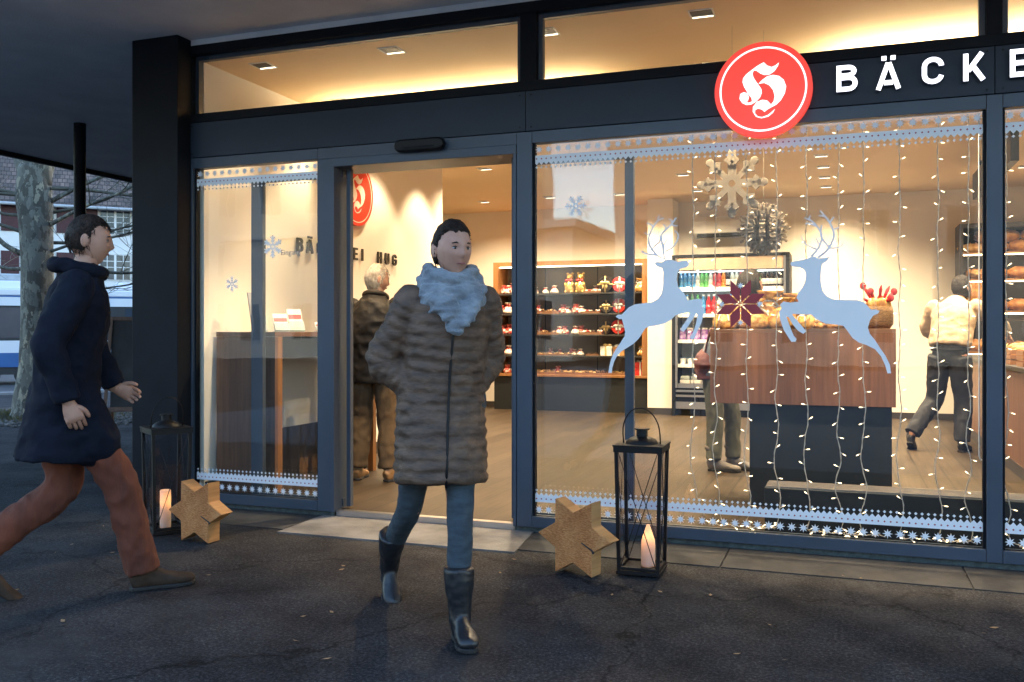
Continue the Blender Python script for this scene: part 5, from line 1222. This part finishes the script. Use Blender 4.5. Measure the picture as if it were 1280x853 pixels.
def candle(loc, h, label, r=.033, peak=None):
    t = thing('candle', label, 'candle', loc)
    pr = [(r * .98, 0), (r, .01), (r, h * .4), (r * .99, h * .8), (r * .97, h - .006), (r * .88, h), (r * .62, h - .012), (r * .3, h - .02)]
    if peak: pr = [(r * .98, 0), (r, .01), (r, h * .5), (r * .96, h * .62), (r * .62, h * .80), (r * .36, h * .93), (r * .2, h)]
    MB().lathe(pr, n=24, mod=lambda f, a: 1 + .03 * noise.noise((math.cos(a), math.sin(a), f * 4))).build('wax', M['wax'], t, smooth=True)
    zf = h * .62
    MB().lathe([(.001, zf), (.006, zf + .008), (.007, zf + .016), (.003, zf + .03), (.0006, zf + .04)], n=10).build('flame', emit('candle_flame', (1., .45, .12), 4.), t, smooth=True)
    L = bpy.data.lights.new('candle_glow', 'POINT'); L.energy = .055; L.color = (1., .62, .30); L.shadow_soft_size = .012
    o = bpy.data.objects.new('candle_glow', L); COL.objects.link(o); o.parent = t; o.location = (0, 0, zf + .02)
lantern((-.985, -.665, .003), R(1), 'tall black iron lantern beside the wooden star under the reindeer')
candle((-.955, -.655, .030), .215, 'ivory candle melted to a point in the lantern under the reindeer', .036, True)
lantern((-3.975, -.73, 0), R(57), 'tall black iron lantern at the foot of the corner column', .645)
candle((-3.97, -.745, .027), .235, 'straight ivory candle in the lantern at the corner column')
def hexstar(loc, rz, R_, th, label, tilt=0):
    t = thing('wooden_star', label, 'wooden star', loc, rz, 'wooden stars')
    pts = [((R_ if k % 2 == 0 else R_ / 1.732 * 1.02) * math.cos(R(30 * k)), (R_ if k % 2 == 0 else R_ / 1.732 * 1.02) * math.sin(R(30 * k))) for k in range(12)]
    dz = R_ * math.sin(R(60))
    s_ = MB().prism([(x, z + dz) for x, z in pts], 0, th)
    s_.m = [0, 0] + [1] * 12
    s_.xf(Matrix.Rotation(tilt, 4, 'X')).build('star_body', [M['star_wood'], M['star_side']], t, bevel=.004, seg=2)
    # drying crack running in from a notch
    cr_ = MB().stroke([(.05, dz - .02), (.11, dz - .05), (R_ * .56, dz - R_ * .30)], .006, -.0012, .001, taper=2.2).xf(Matrix.Rotation(tilt, 4, 'X'))
    cr_.build('crack', M['skirting'], t)
    return t
hexstar((-1.30, -.86, .005), R(-16), .218, .095, 'pale sawn six pointed wooden star beside the lantern under the reindeer')
hexstar((-3.60, -.93, .004), R(-4), .205, .10, 'six pointed wooden star of coarse sawn wood beside the corner column lantern')
EA = thing('easel', 'dark wooden easel with a chalkboard half hidden behind the corner column', 'easel', (-7.0, 2.35, 0), R(38))
for s_ in (-1, 1): MB().tube([(s_ * .34, -.16, 0), (s_ * .27, .05, 1.38)], .022, 4, ref=(1, 1, 0)).build('leg', M['easel_wood'], EA)
for s_ in (-1, 1): MB().tube([(s_ * .30, .42, 0), (s_ * .25, .08, 1.33)], .020, 4, ref=(1, 1, 0)).build('rear_leg', M['easel_wood'], EA)
mt = Matrix.Rotation(R(-8.6), 4, 'X')
MB().box(-.27, .27, -.135, -.115, .45, 1.36, mt).build('board', M['chalk'], EA)
MB().box(-.31, .31, -.145, -.100, .40, .448, mt).build('crossbar', M['easel_wood'], EA); MB().box(-.31, .31, -.145, -.100, 1.362, 1.40, mt).build('crossbar', M['easel_wood'], EA)

# ------------------------------------------------------------------ people
def basis(c, f, tilt=0, roll=0):
    f = Vector((f[0], f[1], 0)).normalized(); r = Vector((f.y, -f.x, 0)); u = Vector((0, 0, 1))
    m_ = Matrix((r, f, u)).transposed().to_4x4()
    return Matrix.Translation(c) @ m_ @ Matrix.Rotation(-tilt, 4, 'X') @ Matrix.Rotation(roll, 4, 'Y')
gs = lambda x, y, w, h: math.exp(-(x / w) ** 2 - (y / h) ** 2)
def head_fn(male):
    def fn(d, p):
        x, y, z = p
        if d.z < 0:
            k = -d.z
            x *= 1 - (.20 if male else .27) * k ** 1.3
            if d.y < .1: y += .030 * k * (1 - max(d.y, -1) * .2)
            else: y *= 1 - .06 * k
        if d.y > 0:
            y += .015 * gs(d.x, d.z + .17, .15, .12) + .009 * gs(d.x, d.z - .0, .10, .22)       # nose
            for s_ in (-1, 1): y -= .010 * gs(d.x - s_ * .36, d.z - .07, .17, .10); y += .004 * gs(d.x - s_ * .34, d.z - .24, .22, .07); y += .004 * gs(d.x - s_ * .5, d.z + .15, .18, .14)
            y += .007 * gs(d.x, d.z + .44, .22, .05) + .006 * gs(d.x, d.z + .55, .18, .05) - .005 * gs(d.x, d.z + .495, .22, .025)   # lips
            y += .012 * gs(d.x, d.z + .85, .30, .16)                                        # chin
        return Vector((x, y, z))
    return fn
HS_ = (.076, .097, .118)
def add_head(mb, hm, male=True, s_=1.):
    mb.ball((0, 0, 0), tuple(q * s_ for q in HS_), 56, 44, hm, head_fn(male))
    for sx in (-1, 1):
        mb.ball((sx * .076 * s_, -.012, -.004), (.010, .020, .032), 12, 9, hm, lambda d, p: p + Vector((sx * .008 * (d.y < 0) * abs(d.y), 0, 0)))
def add_face(parent, hm, brow, male=True):
    for sx in (-1, 1):
        e = MB().ball((sx * .030, .0750, .008), (.0120, .0105, .0062), 14, 9, hm).build('eye', M['eye_white'], parent, smooth=True)
        MB().ball((sx * .030, .0838, .0075), (.0052, .0025, .0052), 10, 7, hm).build('iris', M['eye_dark'], e, smooth=True)
        MB().tube([hm @ Vector((sx * q, yy, zz)) for q, yy, zz in ((.018, .0835, .0105), (.030, .0865, .0155), (.043, .0790, .0105))], [.0008, .0018, .0008], 6).build('eyelid', M['hair_brown'], parent, smooth=True)
        b = MB(); pts = [hm @ Vector((sx * q, yy, zz)) for q, yy, zz in ((.013, .0905, .025), (.028, .0895, .031), (.045, .079, .027))]
        b.tube(pts, [.0028, .0036, .0016], 6).build('eyebrow', M[brow], parent, smooth=True)
    MB().tube([hm @ Vector(q) for q in ((-.022, .0835, -.0555), (-.008, .0915, -.0535), (0, .0915, -.055), (.008, .0915, -.0535), (.022, .0835, -.0555))], [.001, .0042, .0036, .0042, .001], 7).build('mouth', M['lips'], parent, smooth=True)
def add_hair(parent, hm, m_, style, seed=0, low=-.7, nstr=700, slen=.05, back=False):
    def fn(d, p):
        t = min(max((d.y + .25) / .75, 0), 1); t = t * t * (3 - 2 * t); zl = low + (.50 - low) * t + .09 * noise.noise(Vector((d.x * 5, d.y * 5, seed * 1.7)))
        k = min(max((d.z - zl) / .14, 0), 1)
        n = noise.noise(Vector((d.x * 9, d.y * 9, d.z * 3 + seed))) * .03 + noise.noise(d * 3 + Vector((seed, 0, 0))) * .045
        g = .86 + k * (style + n - .86)
        if d.z < 0 and d.y < .1: p = p + Vector((0, .030 * -d.z, 0))
        return p * g
    mb = MB().ball((0, -.004, .004), HS_, 48, 36, hm, fn)
    rs = random.Random(seed); k = 0
    while k < nstr:
        a, zc = rs.uniform(0, 2 * PI), rs.uniform(-.9, 1); q = math.sqrt(1 - zc * zc); d = Vector((q * math.cos(a), q * math.sin(a), zc))
        t = min(max((d.y + .25) / .75, 0), 1); t = t * t * (3 - 2 * t)
        if d.z < low + (.50 - low) * t + .06: continue
        k += 1; pts = []; dd = d.copy(); fl = (Vector((0, -1, -.15)) if back else Vector((rs.uniform(-.5, .5), rs.uniform(-.6, .4), -.6))); Ln = slen * rs.uniform(.6, 1.3)
        for s_ in range(5):
            g = style + .012 + (.05 if not back else .015) * (s_ / 4) ** 2 * rs.uniform(.2, 1.2)
            p = Vector((dd.x * HS_[0], dd.y * HS_[1], dd.z * HS_[2])) * g
            if dd.z < 0 and dd.y < .1: p += Vector((0, .030 * -dd.z, 0))
            pts.append(hm @ p); tn = fl - dd * fl.dot(dd); dd = (dd + tn * Ln / 4 * 8 + Vector((rs.uniform(-1, 1), rs.uniform(-1, 1), rs.uniform(-1, 1))) * .03).normalized()
        mb.tube(pts, [.0013, .0016, .0014, .001, .0004], 3, caps=False)
    return mb.build('hair', M[m_], parent, smooth=True)
def hand(mb, wrist, d, n, thumb, curl=.35, s_=1.):
    """palm, four fingers of unequal length bending towards n, thumb leaving the side"""
    d = Vector(d).normalized(); n = (Vector(n) - d * Vector(n).dot(d)).normalized(); t = Vector(thumb); t = (t - d * t.dot(d) - n * t.dot(n)).normalized(); w = Vector(wrist)
    mb.tube([w - d * .03, w, w + d * .03 * s_, w + d * .065 * s_, w + d * .09 * s_], [(.027, .019), (.027, .018), (.036, .018), (.041, .016), (.038, .011)], 14, ref=t)
    for i, L in enumerate((.070, .078, .072, .056)):
        p = w + d * (.080 - .004 * abs(i - 1)) * s_ + t * (.030 - .0205 * i) * s_; a = curl * .5; P = [p - d * .012, p]; 
        for seg, fr in enumerate((.45, .32, .23)):
            a += curl * (.5 if seg == 0 else .8); P.append(P[-1] + (d * math.cos(a) + n * math.sin(a)) * L * fr * s_)
        mb.tube(catmull(P, 2), [r for r in (.0095, .0095, .0095, .0092, .0088, .0085, .0082, .0078, .005)], 9)
    p = w + d * .022 * s_ + t * .026 * s_
    mb.tube(catmull([p - t * .012, p + t * .010 + d * .015, p + t * .026 + d * .042 + n * .012, p + t * .030 + d * .070 + n * .022], 2), [.012, .0125, .012, .0115, .011, .0098, .006], 9)
def shoe(parent, heel, dirv, L, m_, sole_m, pitch=0, boot=0, name='shoe', wide=1., lift=0):
    """heel: sole point under the heel; pitch lifts the heel about the ball of the foot"""
    f = Vector((dirv[0], dirv[1], 0)).normalized(); r = Vector((f.y, -f.x, 0))
    mt = Matrix.Translation(heel) @ Matrix((r, f, Vector((0, 0, 1)))).transposed().to_4x4()
    ball = Matrix.Translation((0, L * .68, .0)); mt = mt @ ball @ Matrix.Rotation(-pitch, 4, 'X') @ ball.inverted()
    b = MB()
    secs = [(-.004, .045, .026, .040), (.02, .052, .033, .052), (L * .25, .052, .034, .054), (L * .42, .046, .036, .047), (L * .6, .038, .044, .036), (L * .76, .034, .046, .030), (L * .9, .030, .040, .026), (L * .98, .026, .024, .018), (L, .024, .008, .008)]
    pts = catmull([(0, y, zc) for y, zc, a_, c_ in secs], 4); rr = [(q.x * wide, q.y) for q in catmull([(a_, c_, 0) for y, zc, a_, c_ in secs], 4)]
    b.tube(pts, rr, 20, ref=(1, 0, 0))
    b.capsule((0, .045, .06), (0, .045, .10), .042, .044)
    if boot:
        b.tube(catmull([(0, .045, .07), (0, .04, .14), (0, .035, .20), (0, .03, boot)], 4), [(q, q * 1.05) for q in (.046, .046, .046, .047, .048, .050, .052, .055, .058, .060, .061, .062, .062)], 20, ref=(1, 0, 0))
    up = remeshed(b, .009, 3, .003, 18).xf(mt).build(name, M[m_], parent, smooth=True)
    s_ = MB(); out = [(0, -.006), (.030 * wide, .004), (.036 * wide, .05), (.032 * wide, L * .42), (.046 * wide, L * .66), (.046 * wide, L * .80), (.036 * wide, L * .93), (.012, L * 1.01)]
    poly = out + [(-x, y) for x, y in out[::-1][:-1] if x > 0]
    s_.prism(poly, 0, .018, 'xy'); s_.prism([(x, y) for x, y in poly if y < L * .36] , -.0001, .019, 'xy') if False else None
    s_.xf(mt).build('sole', M[sole_m], up, bevel=.004)
    if not boot:
        lc = MB()
        for q in range(5):
            y = L * (.34 + .065 * q); zt = .098 - .0125 * q
            lc.tube([(-.022 * wide, y, zt - .010), (0, y + .004, zt), (.022 * wide, y, zt - .010)], .0026, 6)
        lc.xf(mt).build('lace', M['rubber'], up, smooth=True)
    return up
class Person:
    def __init__(s, label, loc, f, S=1., group=None):
        s.t = thing('person', label, 'person', loc, 0, group); s.f = Vector((f[0], f[1], 0)).normalized(); s.r = Vector((s.f.y, -s.f.x, 0)); s.S = S
    def P(s, a, b, z): return s.r * a + s.f * b + Vector((0, 0, z * s.S))
    def body(s, J, head, hf, male=True, tilt=0, roll=0, hands=()):
        P = s.P; b = MB(); j = {k: P(*v) for k, v in J.items()}; s.j = j
        b.tube(catmull([j['pelvis'] - Vector((0, 0, .10)), j['pelvis'], j['waist'], j['chest'], j['neck'] - Vector((0, 0, .05)), j['neck']], 3),
               [(q.x, q.y) for q in catmull([(.10, .08, 0), (.155, .105, 0), (.135, .095, 0), (.155, .105, 0), (.11, .075, 0), (.06, .06, 0)], 3)], 20, ref=s.r)
        h = P(*head); b.capsule(j['neck'] - Vector((0, 0, .04)), h - Vector((0, 0, .05)), .056 if male else .050, .054 if male else .047)
        for q in 'LR':
            b.capsule(j['hip' + q], j['kn' + q], .080, .055); b.capsule(j['kn' + q], j['an' + q], .054, .036)
            b.capsule(j['sh' + q], j['el' + q], .050, .038); b.capsule(j['el' + q], j['wr' + q], .038, .026)
        b = remeshed(b, .014, 3)
        s.hm = basis(h, hf, tilt, roll); add_head(b, s.hm, male)
        for q, d, n, th, cu in hands: hand(b, j['wr' + q], s.r * d[0] + s.f * d[1] + Vector((0, 0, d[2])), s.r * n[0] + s.f * n[1] + Vector((0, 0, n[2])), s.r * th[0] + s.f * th[1] + Vector((0, 0, th[2])), cu)
        s.body_o = b.build('body', M['skin'], s.t, smooth=True)
    def legs(s, m_, rt=(.098, .072, .055), voxel=.010, wr=.006, top=.12, name='trousers', ext=.0):
        j = s.j; b = MB(); up = Vector((0, 0, 1))
        b.tube([j['pelvis'] - up * .10, j['pelvis'], j['pelvis'] + up * top], [(.13, .10), (.168, .125), (.152, .11)], 20, ref=s.r)
        for q in 'LR':
            a, k, e = j['hip' + q], j['kn' + q], j['an' + q]; d = (e - k).normalized()
            pts = catmull([a + up * .02, a.lerp(k, .5), k, k.lerp(e, .5), e + d * ext], 4)
            rr = [q_.x for q_ in catmull([(rt[0], 0, 0), (rt[0] * .88, 0, 0), (rt[1], 0, 0), ((rt[1] + rt[2]) / 2, 0, 0), (rt[2], 0, 0)], 4)]
            b.tube(pts, rr, 18, ref=s.r)
        o = remeshed(b, voxel, 3, wr, 11, (1.3, 1.3, .8), len(s.t.name)).build(name, M[m_], s.t, smooth=True); return o
    def top(s, m_, name, secs, arm=(.068, .058, .045), voxel=.011, wr=.010, ribs=0, smooth=2, cuff=.93, wscale=7, extra=()):
        """secs: (a, b, z, rx, ry) from hem to neck"""
        b = MB(); P = [s.P(a, bb, z) for a, bb, z, _, _ in secs]; sub = 12 if ribs else 5
        pts = catmull(P, sub); rr = [(q.x, q.y) for q in catmull([(rx, ry, 0) for *_, rx, ry in secs], sub)]
        L = (pts[-1] - pts[0]).length; k = len(pts) - 1
        if ribs: rr = [(x + ribs * (abs(math.sin(PI * (p.z - .6) / .048)) - .5), y + ribs * (abs(math.sin(PI * (p.z - .6) / .048)) - .5)) for (x, y), p in zip(rr, pts)]
        b.tube(pts, rr, 44, ref=s.r)
        j = s.j
        for q in 'LR':
            a, e, w = j['sh' + q], j['el' + q], j['wr' + q]; a = a + Vector((0, 0, -.012))
            pts = catmull([a, a.lerp(e, .5), e, e.lerp(w, .5), e.lerp(w, cuff)], 16 if ribs else 5)
            rr = [q_.x for q_ in catmull([(arm[0], 0, 0), (arm[0] * .97, 0, 0), (arm[1] * 1.04, 0, 0), ((arm[1] + arm[2]) / 2, 0, 0), (arm[2], 0, 0)], 16 if ribs else 5)]
            if ribs: rr = [x + ribs * (abs(math.sin(PI * i * .21)) - .5) for i, x in enumerate(rr)]
            b.tube(pts, rr, 20)
            b.ball(a, arm[0] * 1.0, 14, 9)
        for q, t0, t1, ra, rb in extra: b.capsule(j['hip' + q].lerp(j['kn' + q], t0), j['hip' + q].lerp(j['kn' + q], t1), ra, rb)
        return remeshed(b, voxel, smooth, wr, wscale, (1, 1, 1.3), len(s.t.name) + 3).build(name, M[m_], s.t, smooth=True)

# woman in the quilted coat, walking out of the door
W = Person('woman walking out of the door in a long quilted brown coat and pale blue scarf', (-1.60, -1.743, 0), (.59, -.81))
J = dict(pelvis=(0, 0, .93), waist=(0, .01, 1.08), chest=(0, .03, 1.26), neck=(0, .045, 1.455), hipL=(-.048, .01, .88), hipR=(.115, -.02, .88), knL=(-.015, .155, .485), anL=(.003, .221, .10), knR=(.145, -.14, .475), anR=(.19, -.489, .185),
         shL=(-.150, .04, 1.385), shR=(.165, .03, 1.385), elL=(-.190, -.05, 1.13), elR=(.275, -.05, 1.12), wrL=(-.09, .02, .99), wrR=(.14, .02, .985))
W.body(J, (.0, .075, 1.588), (.78, -.62), False, R(4), hands=[('L', (.2, .15, -1), (.6, .3, 0), (.0, 1, .3), .3), ('R', (-.2, .15, -1), (-.6, .3, 0), (0, 1, .3), .3)])
add_face(W.t, W.hm, 'hair_brown', False)
hr = add_hair(W.t, W.hm, 'hair_brown', 1.09, 3, -.62, 900, .10, True)
MB().ball((0, -.118, .02), (.040, .036, .042), 16, 10, W.hm, lambda d, p: p * (1 + .1 * noise.noise(d * 4))).build('hair_bun', M['hair_brown'], hr, smooth=True)
W.legs('jeans', (.080, .056, .047), .009, .004, ext=-.02)
W.top('coat', 'coat', [(.040, .030, .60, .196, .196), (.038, .022, .68, .198, .194), (.036, .012, .80, .194, .176), (.034, .0, .93, .190, .156), (.026, .008, 1.06, .178, .145), (.018, .02, 1.18, .180, .145), (.010, .03, 1.29, .184, .142), (.006, .035, 1.37, .158, .120), (.002, .04, 1.43, .108, .092), (0, .045, 1.48, .085, .085)],
      (.072, .070, .062), .0080, .006, .009, 1, 1.0, 12)
z_ = MB().tube([W.P(.012 + .046 * (1.30 - z) / .7, b_, z) for b_, z in ((.224, .61), (.214, .70), (.188, .82), (.166, .95), (.156, 1.08), (.168, 1.2), (.174, 1.30))], .006, 6).build('zip', M['iron'], W.t, smooth=True)
b = MB()
for k, (rx, ry, z, th, dp) in enumerate([(.090, .086, 1.490, .032, .020), (.108, .100, 1.452, .036, .050), (.122, .112, 1.412, .032, .085)]):
    b.tube([W.P(rx * math.cos(R(a)), .045 + ry * math.sin(R(a)), z - dp * max(0, math.sin(R(a))) + .012 * math.cos(R(2 * a + 60 * k))) for a in range(0, 361, 15)], th, 12)
b.tube(catmull([W.P(-.10, .10, 1.43), W.P(-.05, .17, 1.35), W.P(.0, .19, 1.285), W.P(.015, .19, 1.235)], 4), [(.05, .032)] * 6 + [(.06, .03)] * 4 + [(.045, .024)] * 2 + [(.02, .016)], 14)
b.tube(catmull([W.P(.11, .09, 1.43), W.P(.06, .17, 1.36), W.P(.015, .20, 1.31)], 4), [(.05, .03)] * 8 + [(.03, .02)], 14)
remeshed(b, .008, 2, .011, 16, (.6, .6, 2.2), 3).build('scarf', M['scarf'], W.t, smooth=True)
hl = W.P(.003, .19, .0); shoe(W.t, hl, (.59, -.81), .235, 'boot', 'rubber', 0, .285, 'boot')
hb = W.P(.19, -.569, .0); shoe(W.t, hb, (.60, -.80), .235, 'boot', 'rubber', R(34), .285, 'boot')

# man walking in front of the column
G = Person('man striding past the corner column in a long navy parka and rust brown trousers', (-3.47, -2.02, 0), (.70, .714), 1.045)
J = dict(pelvis=(0, 0, .93), waist=(0, .03, 1.08), chest=(0, .06, 1.27), neck=(0, .085, 1.47), hipL=(-.09, -.02, .88), hipR=(.09, .03, .88), knL=(-.075, .0, .475), anL=(-.06, -.375, .20), knR=(.075, .245, .50), anR=(.06, .345, .115),
         shL=(-.195, .08, 1.40), shR=(.195, .06, 1.40), elL=(-.25, .13, 1.13), elR=(.265, -.05, 1.13), wrL=(-.235, .24, .92), wrR=(.265, .03, .885))
G.body(J, (0, .115, 1.605), (.74, .67), True, R(6), hands=[('L', (.1, .8, -.35), (.9, .1, -.2), (0, .3, 1), .55), ('R', (.0, .35, -.95), (-1, 0, 0), (0, 1, .3), .5)])
add_face(G.t, G.hm, 'hair_brown'); add_hair(G.t, G.hm, 'hair_brown', 1.06, 9, -.55, 900, .035)
G.legs('rust', (.102, .084, .076), .010, .009, ext=.03)
G.top('navy', 'parka', [(0, -.01, .62, .222, .195), (0, .0, .76, .210, .172), (0, .015, .94, .195, .150), (0, .03, 1.10, .195, .145), (0, .055, 1.24, .208, .150), (0, .07, 1.36, .19, .13), (0, .08, 1.43, .125, .10), (0, .085, 1.50, .09, .09)], (.078, .068, .056), .010, .009, 0, 2, .96, 9, [('R', .0, .50, .135, .118), ('L', .0, .42, .13, .12)])
b = MB().tube([G.P(.105 * math.cos(R(a)), .07 + .100 * math.sin(R(a)), 1.475 - .018 * math.sin(R(a))) for a in range(0, 361, 15)], .034, 10)
remeshed(b, .010, 2, .010, 10).build('collar', M['navy'], G.t, smooth=True)
shoe(G.t, G.P(.06, .297, 0), (.65, .76), .295, 'suede', 'rubber', 0, 0, 'shoe', 1.1)
shoe(G.t, G.P(-.06, -.455, .0), (.70, .714), .29, 'suede', 'rubber', R(36), 0, 'shoe', 1.1)

# white haired man at the desk
H = Person('white haired man in a worn black leather jacket and khaki trousers standing at the desk', (-3.585, 1.22, .045), (-.12, .99), 1.01)
J = dict(pelvis=(0, 0, .94), waist=(0, .01, 1.09), chest=(0, .01, 1.28), neck=(0, .04, 1.47), hipL=(-.095, 0, .89), hipR=(.095, 0, .89), knL=(-.11, .03, .48), anL=(-.125, -.02, .10), knR=(.11, .02, .48), anR=(.13, -.03, .10),
         shL=(-.20, .01, 1.405), shR=(.20, .01, 1.405), elL=(-.235, .06, 1.14), elR=(.28, -.02, 1.12), wrL=(-.20, .33, 1.235), wrR=(.16, .20, 1.06))
H.body(J, (0, .075, 1.612), (.62, .78), True, R(10), hands=[('L', (.1, .9, .1), (0, 0, -1), (1, 0, 0), .3), ('R', (-.6, .7, .2), (-.4, -.3, -.6), (0, .3, 1), .6)])
add_face(H.t, H.hm, 'hair_white'); add_hair(H.t, H.hm, 'hair_white', 1.10, 5, -.80, 900, .06)
H.legs('khaki', (.106, .083, .074), .010, .008)
H.top('leather', 'jacket', [(0, .0, .78, .185, .145), (0, .0, .86, .195, .150), (0, .0, .98, .190, .145), (0, .0, 1.12, .20, .148), (0, .0, 1.26, .215, .15), (0, .005, 1.37, .19, .125), (0, .02, 1.44, .125, .09), (0, .03, 1.49, .085, .08)], (.080, .070, .056), .010, .010, 0, 2, .97, 9)
b = MB().tube([H.P(.088 * math.cos(R(a)), .045 + .085 * math.sin(R(a)), 1.475 - .03 * math.sin(R(a))) for a in range(0, 361, 15)], .024, 10).build('collar', M['leather'], H.t, smooth=True)
shoe(H.t, H.P(-.125, -.07, 0), (-.25, .97), .285, 'tan_shoe', 'rubber', 0, 0, 'shoe', 1.1); shoe(H.t, H.P(.13, -.08, 0), (.35, .94), .285, 'tan_shoe', 'rubber', 0, 0, 'shoe', 1.1)

# customer bending over the counter by the fridge
C = Person('dark haired customer in a grey blue jacket leaning between wooden counter and fridge', (-1.0, 2.75, .045), (.96, -.28), 1.0)
J = dict(pelvis=(0, -.06, .92), waist=(0, .0, 1.06), chest=(0, .10, 1.24), neck=(0, .20, 1.43), hipL=(-.09, -.05, .87), hipR=(.09, -.05, .87), knL=(-.10, .05, .47), anL=(-.10, .06, .10), knR=(.10, -.02, .47), anR=(.11, -.03, .10),
         shL=(-.19, .16, 1.37), shR=(.19, .16, 1.37), elL=(-.26, .26, 1.15), elR=(.26, .14, 1.12), wrL=(-.22, .48, 1.20), wrR=(.20, .38, 1.22))
C.body(J, (0, .27, 1.575), (.75, .66), True, R(-14), hands=[('L', (0, 1, -.2), (.9, 0, -.3), (0, .2, 1), .5), ('R', (0, 1, -.1), (-.9, 0, -.3), (0, .2, 1), .5)])
add_face(C.t, C.hm, 'hair_black'); add_hair(C.t, C.hm, 'hair_black', 1.38, 2, -.75)
C.legs('olive', (.098, .075, .064), .011, .007)
C.top('greyblue', 'jacket', [(0, -.06, .82, .20, .155), (0, -.04, .94, .195, .15), (0, .02, 1.08, .195, .148), (0, .10, 1.23, .21, .15), (0, .155, 1.34, .19, .125), (0, .185, 1.41, .12, .09), (0, .20, 1.46, .085, .08)], (.080, .070, .056), .011, .009)
MB().tube([C.P(.088 * math.cos(R(a)), .20 + .085 * math.sin(R(a)), 1.445) for a in range(0, 361, 15)], .020, 10).build('collar', M['ribbon_red'], C.t, smooth=True)
shoe(C.t, C.P(-.10, .01, 0), (.96, -.28), .28, 'grey_boot', 'rubber', 0, .18, 'boot', 1.1); shoe(C.t, C.P(.11, -.08, 0), (.99, -.1), .28, 'grey_boot', 'rubber', 0, .18, 'boot', 1.1)
bg = thing('shoulder_bag', 'maroon cloth bag carried at the back of the customer by the fridge', 'bag', (-1.13, 2.70, .84))
remeshed(MB().ball((0, 0, .12), (.10, .16, .15), 16, 10).box(-.06, .06, -.12, .12, 0, .15), .012, 3, .012, 8).build('bag_body', M['maroon'], bg, smooth=True)
MB().tube(catmull([(0, -.10, .2), (.05, -.12, .40), (.14, -.10, .52)], 4), .010, 6).build('strap', M['maroon'], bg, smooth=True)

# shop assistant, back turned
A = Person('shop assistant with back turned in a beige shirt and dark trousers at the bread counter', (1.0, 4.80, .045), (.42, .91), 1.07)
J = dict(pelvis=(0, 0, .93), waist=(0, .03, 1.08), chest=(0, .10, 1.25), neck=(0, .19, 1.43), hipL=(-.095, 0, .88), hipR=(.095, 0, .88), knL=(-.17, .06, .48), anL=(-.30, -.19, .16), knR=(.10, .08, .48), anR=(.11, .02, .10),
         shL=(-.205, .13, 1.37), shR=(.205, .15, 1.37), elL=(-.30, .22, 1.15), elR=(.36, .32, 1.20), wrL=(-.20, .42, 1.05), wrR=(.40, .52, 1.06))
A.body(J, (.03, .27, 1.545), (.75, .66), False, R(-18), hands=[('L', (.2, .9, -.3), (.5, .1, -.7), (.3, .3, 1), .5), ('R', (-.1, .9, -.3), (-.5, .1, -.7), (-.3, .3, 1), .5)])
add_face(A.t, A.hm, 'hair_black', False); hr = add_hair(A.t, A.hm, 'hair_black', 1.16, 4, -.9)
A.legs('navy_trouser', (.115, .088, .078), .011, .007, .14)
A.top('beige', 'shirt', [(0, -.01, .98, .195, .15), (0, .01, 1.04, .205, .155), (0, .06, 1.15, .205, .15), (0, .11, 1.27, .22, .15), (0, .145, 1.35, .20, .125), (0, .17, 1.41, .12, .09), (0, .185, 1.45, .08, .075)], (.082, .074, .060), .011, .007, 0, 2, .6, 9)
MB().tube([A.P(.172 * math.cos(R(a)), .0 + .127 * math.sin(R(a)), .955) for a in range(0, 361, 12)], .014, 6).build('belt', M['black'], A.t, smooth=True)
shoe(A.t, A.P(-.30, -.26, .0), (.2, .98), .25, 'boot', 'rubber', R(26)); shoe(A.t, A.P(.11, -.03, 0), (.42, .91), .25, 'boot', 'rubber')

# ------------------------------------------------------------------ hide unused prototypes
for kd, o in list(PROTO.items()) + list(BT.items()):
    if o.get('label') == '-':
        for c in list(o.children): bpy.data.objects.remove(c)
        bpy.data.objects.remove(o)
# ------------------------------------------------------------------ sky, sun, camera
w = bpy.data.worlds.new('World'); sc.world = w; w.use_nodes = True; nt = w.node_tree
sk = nt.nodes.new('ShaderNodeTexSky'); sk.sky_type = 'NISHITA'; sk.sun_disc = False
SUN_E, SUN_R = 20, 25
sk.sun_elevation = R(SUN_E); sk.sun_rotation = R(SUN_R); sk.air_density = 1.2; sk.dust_density = .6; sk.ozone_density = 3.
bgn = nt.nodes['Background']; bgn.inputs['Strength'].default_value = .15
nt.links.new(sk.outputs[0], bgn.inputs['Color'])
L = bpy.data.lights.new('sun', 'SUN'); L.energy = .08; L.angle = R(12); L.color = (1., .85, .72)
so = bpy.data.objects.new('sun', L); COL.objects.link(so); so.location = (0, 40, 30)
so.rotation_euler = (R(90 - SUN_E), 0, R(180 - SUN_R) )
cd = bpy.data.cameras.new('camera'); cam = bpy.data.objects.new('camera', cd); COL.objects.link(cam)
cam.location = (0, -5.33, 1.24); cam.rotation_euler = (R(90), 0, R(20.05)); cd.sensor_width = 36; cd.lens = 1138 / 1280 * 36; cd.shift_y = -10.5 / 1280
cd.clip_start = .05; cd.clip_end = 1000; sc.camera = cam
vs = sc.view_settings; vs.view_transform = 'Standard'; vs.look = 'None'; vs.exposure = 2.42; vs.gamma = 1; vs.use_curve_mapping = False
sc.render.engine = 'CYCLES'; cy = sc.cycles
cy.use_denoising = True
try: cy.denoiser = 'OPENIMAGEDENOISE'
except Exception: pass
cy.max_bounces = 9; cy.diffuse_bounces = 4; cy.glossy_bounces = 4; cy.transmission_bounces = 6; cy.transparent_max_bounces = 24
cy.sample_clamp_indirect = 3; cy.caustics_reflective = False; cy.caustics_refractive = False
